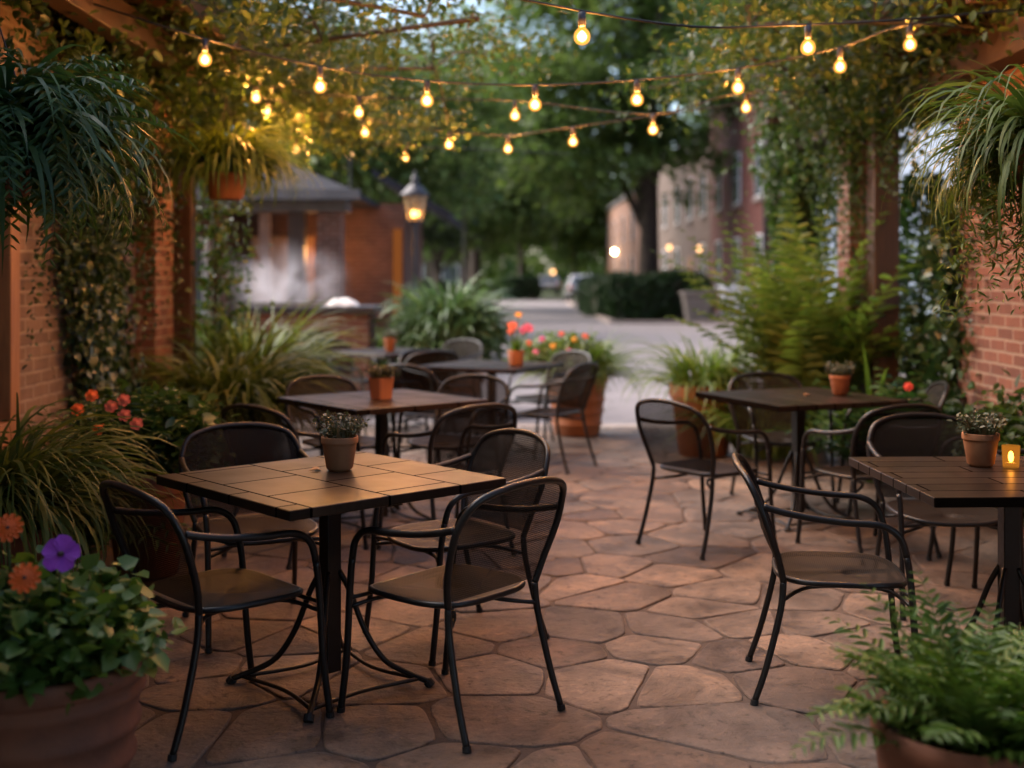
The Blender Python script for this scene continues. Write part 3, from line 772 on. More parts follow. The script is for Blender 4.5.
# ------------------------------------------------------------------ left house of the patio
WX=-2.68
h=thing('restaurant_house','brick house along the left of the patio with timber posts','house',(WX,6,0))
def P_(mb,name,mat,**k):
    o=mb.build(name,mat,None,**k); o.parent=h; o.matrix_parent_inverse=Matrix.Translation(-Vector(h.location)); return o
P_(MB().box(WX-.3,WX,6.42,8.25,.0,3.3).box(WX-.3,WX,2.0,6.42,.0,.62).box(WX-.3,WX,2.0,6.42,2.35,3.3).box(WX-.3,WX,2.0,4.4,.62,2.35),'wall',m['brick_pale'])
P_(MB().box(-11,-5.4,-6,9.2,2.0,8.5),'sun_block_wall',m['brick'])  # storey added out of frame to keep the sun off the patio
P_(MB().box(WX-.34,WX+.02,8.95,9.42,0,3.25),'pier',m['brick'])
w=P_(MB().box(WX-.1,WX+.05,6.30,6.42,.62,2.35).box(WX-.1,WX+.05,4.4,4.52,.62,2.35).box(WX-.1,WX+.05,4.52,6.30,.62,.74).box(WX-.1,WX+.05,4.52,6.30,2.23,2.35).box(WX-.08,WX+.03,5.35,5.45,.74,2.23),'window',m['timber_light'],bevel=.006)
P_(MB().box(WX-.065,WX-.055,4.52,6.30,.74,2.23),'pane',m['glass_dark'])
P_(MB().box(WX-.1,WX+.09,4.35,6.47,.56,.615),'sill',m['timber_light'],bevel=.005)
P_(MB().box(WX-.25,WX-.12,8.25,8.95,0,2.45),'door',m['timber'])
P_(MB().box(WX-.12,WX-.10,8.33,8.58,1.3,2.3).box(WX-.12,WX-.10,8.64,8.87,1.3,2.3).box(WX-.12,WX-.10,8.33,8.58,.2,1.15).box(WX-.12,WX-.10,8.64,8.87,.2,1.15),'door_panel',m['timber'],bevel=.01)
P_(MB().box(WX-.3,WX,8.25,8.95,2.45,3.3),'wall',m['brick'])
P_(MB().box(WX-.02,WX+.15,9.47,9.62,0,3.0).box(WX-.22,WX-.06,9.47,9.62,0,3.0),'post',m['timber'],bevel=.008)
P_(MB().box(EL-.08,EL+.06,1.5,8.6,2.86,3.06),'eave_beam',m['timber_y'],bevel=.006)
for i in range(9):
    y=2.2+.8*i; P_(MB().bar((WX-.6,y,3.36),(EL+.34,y,3.12),.07,.14),'rafter',m['timber'],bevel=.005)
P_(MB().prism([(EL+.4,3.16),(EL+.4,3.22),(WX-3,4.6),(WX-3,4.54)],'y',1.2,9.0),'roof',m['shingle'])
P_(MB().box(EL+.36,EL+.40,1.2,9.0,3.04,3.157),'fascia',m['timber_y'])

rp=thing('unseen_shade_porch','added unseen porch roof behind the viewer, shading the foreground','porch',(0,-1,0))  # roof and back wall added out of view to darken the near patio
MB().box(-4.2,4.2,-5,3.0,3.2,3.3).build('roof_boards',m['timber'],rp)
MB().box(-4.2,4.2,-5.3,-5.01,-.1,3.19).build('wall',m['brick'],rp)
for x_ in (-4.1,4.1): MB().box(x_-.08,x_+.08,2.8,2.96,-.1,3.19).build('post',m['timber'],rp)
# right side: arcade posts, beam and wall
a=thing('arcade','timber and brick arcade along the right side with a long beam','arcade',(2.9,8,0))
def A_(mb,name,mat,**k):
    o=mb.build(name,mat,None,**k); o.parent=a; o.matrix_parent_inverse=Matrix.Translation(-Vector(a.location)); return o
A_(MB().box(2.98,3.28,2.0,8.02,0,2.74),'wall',m['brick'])
A_(MB().box(2.80,3.0,9.28,9.48,0,2.745),'post',m['timber'],bevel=.008)
A_(MB().box(2.74,3.10,9.75,10.1,0,2.745),'pier',m['brick'])
A_(MB().box(2.79,2.97,12.0,12.18,-.1,2.745),'post',m['timber'],bevel=.008)
A_(MB().box(2.80,3.02,1.6,12.5,2.75,2.97),'beam',m['timber_y'],bevel=.006)
for i in range(12):
    y=2.2+.85*i; A_(MB().bar((2.45,y,3.04),(6.0,y,3.04),.07,.13),'rafter',m['timber'],bevel=.005)
A_(MB().box(2.5,6.0,1.6,12.4,3.11,3.16),'roof_boards',m['timber'])
# pale building seen through the arcade
nb=thing('neighbour_house','pale blue rendered house seen through the right arcade','house',(9.5,20,0))
o=MB().box(7.6,13,12.5,30,-.1,6.2).build('wall',m['render']); o.parent=nb; o.matrix_parent_inverse=Matrix.Translation(-Vector(nb.location))
o=MB().prism([(7.2,6.2),(13.4,6.2),(10.3,8.4)],'y',12.2,30.3).build('roof',m['shingle']); o.parent=nb; o.matrix_parent_inverse=Matrix.Translation(-Vector(nb.location))

# ------------------------------------------------------------------ vines
def vine(name,label,leaves,stems,mat,group=None):
    o=thing(name,label,'climbing plant',(0,0,0),0,group)
    leaves.build('foliage',mat,o)
    b=MB()
    for s in stems: b.tube(spline(s[0],5),s[1],6)
    b.build('stem',m['stem'],o,True)
    return o
def twigs(C,root,k,r=.006):
    """thin woody runs linking leaf clumps back to a stem point"""
    out=[]
    for i in range(0,len(C),k):
        c=Vector(C[i]); q=min(root,key=lambda s:(Vector(s)-c).length); q=Vector(q); md=(c+q)/2+Vector((0,0,.06))
        out.append(([q,md,c],r))
    return out
# left wall ivy column
L=Leaves()
P=np.stack([WX+.03+np.abs(RNG.normal(0,.07,9000)),RNG.uniform(6.95,8.6,9000),RNG.uniform(.1,3.05,9000)],1)
keep=np.abs(P[:,1]-(7.6+.12*np.sin(P[:,2]*3)))<(.36+.18*RNG.random(9000)+.34*(P[:,2]>1.9)*RNG.random(9000)); P=P[keep]
D=RNG.normal(0,.5,P.shape); D[:,2]-=.9; D[:,0]+=.3; N=np.tile([1.,0,.25],(len(P),1))+RNG.normal(0,.4,P.shape)
L.put(P,D,N,.06*RNG.uniform(.6,1.35,len(P)),'heart')
S=np.stack([RNG.uniform(WX+.1,WX+.35,60),RNG.uniform(6.6,8.7,60),RNG.uniform(2.0,2.9,60)],1); L.strands(S,RNG.uniform(.4,1.5,60),.065)
S=np.stack([RNG.uniform(WX+.03,WX+.1,9),RNG.uniform(6.45,7.1,9),RNG.uniform(1.9,2.6,9)],1); L.strands(S,RNG.uniform(.5,1.2,9),.06,.06)
vine('ivy','dense ivy column climbing the left brick wall beside the window',L,[([(WX+.05,7.5,0),(WX+.06,7.65,1.2),(WX+.05,7.5,2.2),(WX+.15,7.7,3.0)],.02)],G['ivy'])
# canopy vine on the left eave
L=Leaves()
def dl(c):
    x,y,z=c; t=(x+2.7)/2.9
    if z<2.64+max(0,9.2-y)*.10 or (x<-2.0 and y<6.6): return 0
    return max(.0,1-t**1.2)*(.55+.45*math.sin(5*x+2*y)*math.sin(4*y-3*z))*(1 if x<-1.3 else .6)
P,C=clumps(220,86,(-2.75,5.6,2.62),(.25,10.6,3.6),(.15,.16,.11),dl)
L.scatter(P,.062,'ovate',.5,droop=.35)
S=np.stack([RNG.uniform(-2.55,-1.9,46),RNG.uniform(5.6,7.6,46),RNG.uniform(2.6,2.95,46)],1); L.strands(S,RNG.uniform(.15,.75,46),.075)
P=np.stack([RNG.normal(-2.38,.12,600),RNG.uniform(2.6,8.0,600),RNG.normal(3.02,.10,600)],1); L.scatter(P,.075,'ovate',.3,droop=.5)
st=[([(WX+.1,8.3,2.4),(-2.2,8.0,2.9),(-1.2,7.6,3.0),(-.2,7.2,3.05)],.018),([(-2.3,6.0,3.0),(-1.4,6.4,3.05),(-.5,6.9,3.0)],.014),([(-2.3,8.4,3.0),(-1.5,8.9,3.05),(-.6,9.2,3.1)],.014)]
st+=twigs(C,[p for s in st for p in s[0]],3)
vine('climbing_vine','leafy vine spreading from the left eave over the string lights',L,st,G['vine'])
# post vine on the far left, above the hanging basket
L=Leaves()
P=np.stack([RNG.normal(-2.38,.13,1500),RNG.normal(9.7,.12,1500),RNG.uniform(.6,3.1,1500)],1); L.scatter(P,.07,'ovate',.3,droop=.5)
P,C=clumps(40,60,(-2.7,9.2,2.75),(-1.3,10.6,3.3),(.15,.15,.12)); L.scatter(P,.075,'ovate',.5,droop=.3)
vine('climbing_vine','vine wrapped round the last timber post behind the small hanging basket',L,[([(-2.45,9.72,0),(-2.40,9.70,1.5),(-2.42,9.72,2.9)],.02)]+twigs(C,[(-2.42,9.72,2.8)],4),G['vine'])
# right arcade vine
L=Leaves()
def dr(c):
    x,y,z=c; t=(3.05-x)/2.3
    if z<2.70+max(0,8.6-y)*.10 or (y>9 and x<2.3 and z<3.0): return 0
    return max(.0,1-t**1.1)*(.6+.4*math.sin(4*x+3*y)*math.sin(3*y+4*z))
P,C=clumps(185,86,(.95,6.0,2.72),(3.0,10.4,3.6),(.15,.16,.12),dr)
L.scatter(P,.062,'ovate',.5,droop=.35)
S=np.stack([RNG.uniform(2.5,2.86,34),RNG.uniform(7.4,11.8,34),RNG.uniform(2.65,2.9,34)],1); L.strands(S,RNG.uniform(.2,.8,34),.075)
S=np.stack([RNG.uniform(2.58,2.76,22),RNG.uniform(9.5,9.75,22),RNG.uniform(2.6,2.85,22)],1); L.strands(S,RNG.uniform(.4,1.7,22),.07)
P=np.stack([RNG.normal(2.82,.12,1000),RNG.uniform(5.5,12.2,1000),RNG.normal(3.02,.10,1000)],1); L.scatter(P,.075,'ovate',.3,droop=.5)
st=[([(2.8,9.9,2.2),(2.7,9.6,2.8),(2.2,9.0,3.0),(1.4,8.4,3.1)],.016),([(2.8,7.0,2.95),(2.2,7.3,3.05),(1.5,7.6,3.1)],.014)]
st+=twigs(C,[p for s in st for p in s[0]],3)
vine('climbing_vine','vine over the right arcade beam, spilling toward the bulbs',L,st,G['vine'])
# vine covered post
L=Leaves()
a_=RNG.uniform(0,2*PI,4200); zz=RNG.uniform(.3,3.1,4200); rr=.15+.08*RNG.random(4200)+.14*np.clip((zz-1.6)/1.4,0,1)*RNG.random(4200)
P=np.stack([2.88+rr*np.cos(a_)*1.1,12.09+rr*np.sin(a_),zz],1); L.scatter(P,.085,'ovate',.3,droop=.6)
S=np.stack([RNG.uniform(2.62,3.2,34),RNG.uniform(11.4,12.3,34),RNG.uniform(2.4,3.0,34)],1); L.strands(S,RNG.uniform(.4,1.3,34),.085)
P,C=clumps(55,60,(2.6,10.6,2.6),(3.6,12.4,3.4),(.17,.17,.14)); L.scatter(P,.08,'ovate',.5,droop=.3)
vine('climbing_vine','vine smothering the farthest right post beside the street',L,[([(2.75,12.0,-.1),(2.74,11.98,1.4),(2.78,12.0,2.8)],.025)]+twigs(C,[(2.78,12.0,2.8)],5),G['vine'])
# ivy at the end of the right wall
L=Leaves()
P=np.stack([RNG.normal(3.0,.09,1500),RNG.normal(8.08,.11,1500),RNG.uniform(.1,2.1,1500)],1); L.scatter(P,.075,'heart',.3,droop=.6)
vine('ivy','dark ivy clump at the end of the right brick wall',L,[([(2.97,8.1,0),(2.95,8.07,1),(2.97,8.06,2.0)],.016)],G['ivy'])
# wall creeper right, sparse
L=Leaves()
S=np.stack([np.full(12,2.95),RNG.uniform(6.2,7.9,12),RNG.uniform(1.7,2.7,12)],1); L.strands(S,RNG.uniform(.5,1.2,12),.06,.07,.05)
vine('creeper','thin sparse creeper hanging over the right brick wall',L,[([(2.96,7.4,2.7),(2.95,7.3,2.2),(2.955,7.35,1.6)],.006)],G['ivy'])

# ------------------------------------------------------------------ hanging baskets
def basket(label,x,y,z,r,kind,trail,topz,bracket=None):
    root=thing('hanging_basket',label,'hanging plant',(x,y,z),0,'hanging baskets')
    pot_mesh(r,r*1.15,'rim',32).build('pot',m['terra_dark'] if kind!='spider' else m['terra'],root,True)
    b=MB(); hz=topz-z
    for k in range(3):
        a=2*PI*k/3; b.tube([(r*.95*math.cos(a),r*.95*math.sin(a),r*1.1),(0,0,min(hz-.05,r*1.1+.5))],.003,5)
    b.tube([(0,0,min(hz-.05,r*1.1+.5)),(0,0,hz)],.004,5)
    if bracket: b.tube(spline(bracket,5),.009,6)
    b.build('hanger',m['iron'],root)
    soil_mesh(r*.85,r*1.0).build('soil',m['soil'],root)
    L=Leaves(); zt=r*1.02
    if kind=='fern':
        n=190; P,a=polar(n,r*.7); P[:,2]=zt
        el=RNG.uniform(-.1,1.35,n); ln=RNG.uniform(.38,.62,n)*trail
        L.fronds(P,a,el,ln,RNG.uniform(1.5,2.5,n),.085*trail,14,'slim',.005,.1,.35)
        n=260; P,a=polar(n,r*.8); P[:,2]=zt
        L.blades(P,a,RNG.uniform(.0,1.3,n),RNG.uniform(.35,.72,n)*trail,np.full(n,.030),RNG.uniform(1.6,2.7,n),9)
        L.build('foliage',G['ferndark'],root)
    elif kind=='spider':
        n=650; P,a=polar(n,r*.8); P[:,2]=zt
        L.blades(P,a,RNG.uniform(.5,1.55,n),RNG.uniform(.36,.74,n)*trail,RNG.uniform(.016,.032,n),RNG.uniform(2.0,3.4,n),9)
        L.build('foliage',G['grassbright'],root)
    else:
        n=650; P,a=polar(n,r*.9); P[:,2]=zt
        L.blades(P,a,RNG.uniform(-.1,1.55,n),RNG.uniform(.3,.72,n)*trail,RNG.uniform(.013,.026,n),RNG.uniform(2.0,3.3,n),9)
        S,a=polar(150,r*2.1); S[:,2]=zt+.16-RNG.random(150)*.2; L.strands(S,RNG.uniform(.3,.8,150),.07,.045,.2,'slim')
        L.build('foliage',G['grass'],root)
    return root
basket('large dark fern hanging near the left eave at the frame edge',-1.92,4.45,1.80,.17,'fern',1.12,2.86)
basket('spider plant in a terracotta pot hung from the left post',-1.93,8.1,2.02,.155,'spider',1.0,2.86)
basket('trailing fern hanging from the right beam above the brick wall',2.10,4.65,1.82,.17,'trail',1.0,3.0)

# ------------------------------------------------------------------ potted and planted greenery
def planter(name,label,x,y,r,h,style,mat,cat='potted plant',group=None,z=0):
    root=thing(name,label,cat,(x,y,z),0,group)
    pot_mesh(r,h,style).build('pot',mat,root,True); soil_mesh(r*.87,h*.885).build('soil',m['soil'],root)
    return root
def grass_into(root,n,r,z,Lr,w,mat,el=(.5,1.5),bend=(1.2,2.6),cx=0,cy=0,name='foliage'):
    L=Leaves(); P,a=polar(n,r); P[:,2]=z; P[:,0]+=cx; P[:,1]+=cy
    L.blades(P,a+RNG.normal(0,.5,n),RNG.uniform(*el,n),RNG.uniform(*Lr,n),RNG.uniform(w*.6,w*1.3,n),RNG.uniform(*bend,n),9,RNG.normal(0,.3,n))
    return L.build(name,mat,root)
def bush(L,n,c,r,leaf,kind='ovate',inner=.3,up=.8,per=7):
    """leafy sprigs through an ellipsoid, upper half favoured"""
    C=shell_pts(n,(0,0,0),r,inner); C[:,2]=np.where(C[:,2]<-r[2]*.35,-C[:,2]*.6,C[:,2]); C+=np.array(c)
    P=np.repeat(C,per,0)+RNG.normal(0,leaf*.55,(n*per,3)); L.scatter(P,leaf,kind,up,droop=.1); return C
# front left flower pot
p=planter('flower_pot','large weathered terracotta pot of purple and orange flowers at lower left',-1.30,3.30,.30,.46,'bands',m['terra_dark'])
L=Leaves(); bush(L,560,(0,0,.50),(.32,.32,.19),.05,'heart',.35,1.0,6)
S,a=polar(30,.34); S[:,2]=.52; L.strands(S,RNG.uniform(.08,.22,30),.055,.035,.5,'heart'); L.build('foliage',G['herb'],p)
b=MB()
FL=[((.105,-.12,.765),.050,'purple','darkeye',5,1),((.03,-.17,.715),.042,'orange','darkeye',12,2),((-.085,.0,.81),.042,'orange','darkeye',12,2),((.04,.05,.74),.042,'purple','darkeye',5,1)]
for q,r_,c_,e_,n_,l_ in FL: b.tube(spline([(q[0]*.6,q[1]*.6,.5),(q[0]*.9,q[1]*.9,.65),q],4),.004,5)
b.build('stems',m['greenstem'],p)
for q,r_,c_,e_,n_,l_ in FL: flower(p,q,r_,m[c_],m[e_],n_,(.15,-1,.55),l_)
# front right fern pot
p=planter('fern_pot','terracotta bowl of feathery green foliage at lower right',1.12,2.92,.235,.42,'bowl',m['terra_dark'])
L=Leaves(); n=110; P,a=polar(n,.17); P[:,2]=.38; a=RNG.uniform(-1.05,4.2,n)
L.fronds(P,a,RNG.uniform(.15,1.3,n),RNG.uniform(.20,.38,n),RNG.uniform(.5,1.9,n),.062,13,'slim',.005,.12,.1)
n=50; P,a=polar(n,.17); P[:,2]=.38; P[:,0]+=.03; L.fronds(P,a,RNG.uniform(1.0,1.5,n),RNG.uniform(.22,.44,n),RNG.uniform(.3,1.3,n),.062,14,'slim',.005,.15,.0)
L.build('foliage',G['herb'],p)
# left grass pot
p=planter('potted_grass','dark pot of arching grass between the left wall and the front table',-2.16,5.0,.24,.46,'rim',m['terra_dark'])
grass_into(p,900,.22,.45,(.45,.88),.024,G['grass'],(.6,1.55),(1.9,3.2))
# geranium pot
p=planter('geranium_pot','terracotta pot of orange geraniums in front of the ivy column',-1.84,6.05,.21,.52,'rim',m['terra_dark'])
L=Leaves(); bush(L,380,(0,0,.66),(.40,.34,.26),.06,'heart',.35,.9,6); L.build('foliage',G['fern'],p)
L=Leaves(); n=50; P,a=polar(n,.15); P[:,2]=.6; L.fronds(P,a,RNG.uniform(.5,1.4,n),RNG.uniform(.25,.5,n),RNG.uniform(.4,1.5,n),.07,10,'slim'); L.build('fern_foliage',G['fern'],p)
for q in [(-.08,-.30,.88),(-.01,-.32,.84),(-.18,-.28,.93),(-.26,-.25,.86),(.05,-.33,.80),(-.12,-.36,.78),(-.02,-.30,.91)]: flower(p,q,.032,m['coral'] if q[0]>-.1 else m['orange'],m['darkeye'],6,(.2,-1,.5),2)
# big grass clumps by the left post
p=planter('potted_grass','broad pot of long striped grass below the hanging spider plant',-2.02,8.55,.26,.42,'rim',m['terra_dark'])
grass_into(p,850,.26,.38,(.55,1.15),.034,G['grass'],(.7,1.55),(1.8,3.1))
p=planter('potted_grass','tall pale grass in a pot next to the smoking grill counter',-2.15,9.9,.26,.50,'rim',m['terra_dark'])
grass_into(p,600,.24,.46,(.7,1.25),.028,G['grassbright'],(.8,1.5),(1.0,2.3))
# low greenery at the foot of the left wall
sh=thing('wall_fern','low fern bush growing at the foot of the left ivy',"fern",(-2.35,6.9,0))
L=Leaves(); n=110; P,a=polar(n,.2); P[:,2]=.05; L.fronds(P,a,RNG.uniform(.7,1.5,n),RNG.uniform(.5,1.0,n),RNG.uniform(.5,1.6,n),.10,13,'slim'); L.build('fronds',G['fern'],sh)
sh=thing('wall_fern','fern bush under the timber window behind the potted grass',"fern",(-2.4,5.9,0))
L=Leaves(); n=110; P,a=polar(n,.2); P[:,2]=.05; L.fronds(P,a,RNG.uniform(.7,1.5,n),RNG.uniform(.5,1.0,n),RNG.uniform(.5,1.6,n),.10,13,'slim'); L.build('fronds',G['ferndark'],sh)
# planters at the street edge
p=planter('street_planter','big terracotta planter of grass and mixed blooms at the street edge',.62,11.45,.30,.56,'bands',m['terra'])
grass_into(p,520,.24,.50,(.35,.78),.018,G['grassbright'],(.5,1.5),(1.2,2.8),.04)
L=Leaves(); bush(L,420,(-.14,0,.72),(.50,.30,.24),.06,'ovate',.3,.9,7); L.build('leafy_foliage',G['grassbright'],p)
for q,c_ in [((-.46,-.16,.88),'coral'),((-.34,-.24,.92),'pink'),((-.16,-.26,.97),'coral'),((-.04,-.28,.92),'yellow'),((-.40,-.28,.80),'pink'),((.06,-.28,.95),'coral'),((-.24,-.30,.86),'yellow'),((-.10,-.30,.82),'pink')]:
    flower(p,q,.031,m[c_],m['darkeye'],8,(.1,-1,.6),2)
S,a=polar(26,.32); S=S[S[:,0]>.05]; S[:,2]=.56; L=Leaves(); L.strands(S,RNG.uniform(.2,.5,len(S)),.05,.04,.25,'slim'); L.build('trailing_foliage',G['grassbright'],p)
p=planter('street_planter','tall terracotta planter of arching grass behind the free standing chair',1.62,10.15,.29,.60,'rim',m['terra'])
grass_into(p,300,.24,.54,(.4,.8),.026,G['grassbright'],(.5,1.5),(1.2,2.7))
L=Leaves(); bush(L,70,(.18,-.05,.64),(.22,.2,.12),.05,'ovate',.3,.9,6); L.build('leafy_foliage',G['herb'],p)
for q in [(.22,-.22,.74),(.30,-.1,.70)]: flower(p,q,.03,m['coral'],m['darkeye'],8,(.1,-1,.6),2)
p=planter('shrub_planter','large round pale green shrub in a planter by the lantern post',-.74,14.1,.42,.45,'rim',m['terra_dark'],group=None,z=-.1)
L=Leaves(); n=900; P=shell_pts(n,(0,0,.85),(.50,.45,.48),.2); d=P-np.array([0,0,.45]); a=np.arctan2(d[:,1],d[:,0])
L.blades(P,a,RNG.uniform(.2,1.5,n),RNG.uniform(.35,.75,n),RNG.uniform(.03,.06,n),RNG.uniform(.8,2.2,n),6); bush(L,260,(0,0,.88),(.62,.55,.50),.17,'slim',.6,.6,5); L.build('foliage',G['bluegreen'],p)
p=planter('street_planter','clay planter of low greenery beside the round pale shrub',-1.55,15.0,.35,.42,'rim',m['terra_dark'],z=-.1)
L=Leaves(); bush(L,200,(0,0,.62),(.5,.4,.35),.08,'ovate',.3,.8,7); L.build('foliage',G['tree'],p)
# right bed
f=thing('tree_fern','tall feathery fern rising in front of the right timber post','fern',(2.42,9.75,0))
L=Leaves(); n=85; P,a=polar(n,.16); P[:,2]=.15; L.fronds(P,a,RNG.uniform(1.18,1.56,n),RNG.uniform(1.2,2.25,n),RNG.uniform(.35,1.25,n),.20,22,'slim',.012,.22,.12); L.build('fronds',G['grassbright'],f)
MB().lathe([(.16,0),(.13,.1),(.09,.2),(.01,.24)],14).build('trunk',m['bark'],f,True)
f=thing('bed_grass','pale arching grass mound between the street planter and the tall fern','grass clump',(2.12,9.95,0))
grass_into(f,460,.25,.02,(.7,1.2),.024,G['grassbright'],(.8,1.5),(1.0,2.4))
f=thing('strap_plant','broad strap-leaved plant behind the pot on the far right table','plant',(2.62,8.7,0))
L=Leaves(); n=46; P,a=polar(n,.1); P[:,2]=.02; L.blades(P,a,RNG.uniform(.9,1.5,n),RNG.uniform(.8,1.25,n),RNG.uniform(.05,.085,n),RNG.uniform(.8,2.0,n),9); L.build('leaves',G['herb'],f)
f=thing('wall_shrub','leafy shrub with one red bloom at the end of the right wall','shrub',(2.68,7.85,0))
L=Leaves(); n=150; P,a=polar(n,.18); P[:,2]=.1; L.fronds(P,a,RNG.uniform(.7,1.5,n),RNG.uniform(.5,1.05,n),RNG.uniform(.4,1.5,n),.11,11,'ovate',.006,.2); L.build('foliage',G['fern'],f)
flower(f,(-.22,-.4,.82),.03,m['red'],m['darkeye'],7,(-.2,-1,.4),2)
f=thing('wall_shrub','low golden leafy shrub against the right brick wall behind the near table','shrub',(2.72,6.35,0))
L=Leaves(); bush(L,420,(0,0,.48),(.28,.62,.44),.075,'ovate',.3,.8,7); L.build('foliage',G['vine'],f)
b=MB()
for k in range(7): b.tube(spline([(0,.1*k-.3,0),(.05*math.sin(k),.12*k-.35,.3),(-.08+.03*k,.15*k-.45,.7)],4),.007,5)
b.build('stem',m['stem'],f,True)
f=thing('conifer_shrub','slim dark upright conifer in the right arcade opening','shrub',(3.55,10.4,0))
L=Leaves(); z_=RNG.uniform(.2,2.35,2600); r_=.42*(1-z_/2.5)**.7+.03; a_=RNG.uniform(0,2*PI,2600); q=r_*np.sqrt(RNG.random(2600))
P=np.stack([q*np.cos(a_),q*np.sin(a_),z_],1); D=np.stack([np.cos(a_),np.sin(a_),np.full(2600,.5)],1)+RNG.normal(0,.4,(2600,3)); L.put(P,D,RNG.normal(size=(2600,3))+np.array([0,0,.6]),.12*RNG.uniform(.7,1.3,2600),'slim'); L.build('foliage',G['ferndark'],f)
MB().tube([(0,0,0),(0,0,1.2),(0,0,2.3)],[.03,.02,.006],7).build('trunk',m['bark'],f,True)
f=thing('wall_shrub','dark broadleaf shrub filling the lower part of the arcade opening','shrub',(3.3,9.0,0))
L=Leaves(); bush(L,300,(0,0,.75),(.38,.45,.7),.09,'ovate',.3,.7,7); L.build('foliage',G['ivy'],f)

# ------------------------------------------------------------------ grill counter, cloth, smoke
gc=thing('grill_counter','brick grill counter with a dark stone top behind the left tables','grill',(-2.2,14.2,0.03))
MB().box(-.95,.55,-.4,.4,-.13,1.05).build('base',m['brick'],gc)
MB().box(-1.0,.62,-.46,.46,1.052,1.13).build('counter_top',m['bronze'],gc,bevel=.01)
b=MB()
for k in range(15): b.tube([(-.85+.055*k,-.3,1.165),(-.85+.055*k,.3,1.165)],.008,6)
b.box(-.9,-.04,-.33,-.305,1.133,1.175); b.box(-.9,-.04,.305,.33,1.133,1.175); b.build('grill_grate',m['steel'],gc)
MB().box(-.55,.15,-.412,-.402,.15,.85).build('oven_door',m['bronze'],gc,bevel=.004)
b=MB(); N_=14; vs=[]
for i in range(N_+1):
    for j in range(9):
        u=i/N_*2-1; w_=j/8*2-1; vs.append((.19*u,.13*w_,.085*(1-abs(u)**3.2)*(1-abs(w_)**3)**.7+.006*math.sin(7*u+3*w_)+.004))
b.add(vs,[(i*9+j,i*9+j+1,(i+1)*9+j+1,(i+1)*9+j) for i in range(N_) for j in range(8)])
tag(b.build('folded_cloth',m['white'],None,True,loc=(-1.98,14.05,1.162)),'white folded cloth lying on the grill counter top','cloth')
t=NT('grill_smoke'); t.t.nodes.remove(t.out); t.out=t.n('ShaderNodeOutputMaterial')
co=t.n('ShaderNodeTexCoord'); mp=t.n('ShaderNodeMapping'); mp.inputs['Location'].default_value=(-.5,-.5,-.42); t.l(co,'Generated',mp,'Vector')
ln=t.n('ShaderNodeVectorMath',operation='LENGTH'); t.l(mp,'Vector',ln,0)
mr=t.n('ShaderNodeMapRange',interpolation_type='SMOOTHSTEP'); mr.inputs['From Min'].default_value=.0; mr.inputs['From Max'].default_value=.42; mr.inputs['To Min'].default_value=1; mr.inputs['To Max'].default_value=0; t.l(ln,'Value',mr,'Value')
ns=t.n('ShaderNodeTexNoise',_Scale=2.6,_Detail=4,_Distortion=.8); t.l(co,'Object',ns,'Vector')
nr=t.n('ShaderNodeMapRange'); nr.inputs['From Min'].default_value=.40; nr.inputs['From Max'].default_value=.72; t.l(ns,'Fac',nr,'Value')
mu=t.n('ShaderNodeMath',operation='MULTIPLY'); t.l(mr,'Result',mu,0); t.l(nr,'Result',mu,1)
m5=t.n('ShaderNodeMath',operation='MULTIPLY'); m5.inputs[1].default_value=3.0; t.l(mu,'Value',m5,0)
pv=t.n('ShaderNodeVolumePrincipled'); pv.inputs['Color'].default_value=(.9,.88,.92,1); t.l(m5,'Value',pv,'Density'); t.l(pv,'Volume',t.out,'Volume')
sm=MB().ball((0,0,0),1.1,.55,.75,24,14).build('smoke',t.mat,None,True,loc=(-2.7,14.2,1.52)); tag(sm,'white smoke drifting up from the grill counter','smoke',None,'stuff')

# ------------------------------------------------------------------ lantern post
lp=thing('lantern_post','black post with a glowing six sided lantern above the shrub','street lamp',(X(415,19),19,-.1))
MB().lathe([(.01,0),(.11,0),(.12,.04),(.10,.12),(.06,.2),(.045,.35),(.04,2.36),(.05,2.40),(.035,2.44),(.035,2.47)],16).build('pole',m['bronze'],lp,True)
b=MB(); zb=2.47
for k in range(6):
    a_=2*PI*k/6; b.tube([(.115*math.cos(a_),.115*math.sin(a_),zb+.02),(.20*math.cos(a_),.20*math.sin(a_),zb+.42)],.011,5)
b.lathe([(.02,zb),(.13,zb),(.13,zb+.025),(.02,zb+.025)],6); b.build('lantern_frame',m['bronze'],lp)
MB().lathe([(.109,zb+.03),(.193,zb+.415)],6).build('pane',m['lampglass'],lp)
MB().lathe([(.235,zb+.415),(.24,zb+.43),(.17,zb+.50),(.12,zb+.56),(.06,zb+.60),(.045,zb+.64),(.07,zb+.67),(.05,zb+.71),(.02,zb+.74),(.03,zb+.77),(.003,zb+.82)],18).build('cap',m['bronze'],lp,True)
b=MB()
for k in range(3): a_=2*PI*k/3; b.ball((.05*math.cos(a_),.05*math.sin(a_),zb+.13),.028,.028,.05,8,6)
b.build('lamp',m['flame'],lp,True)

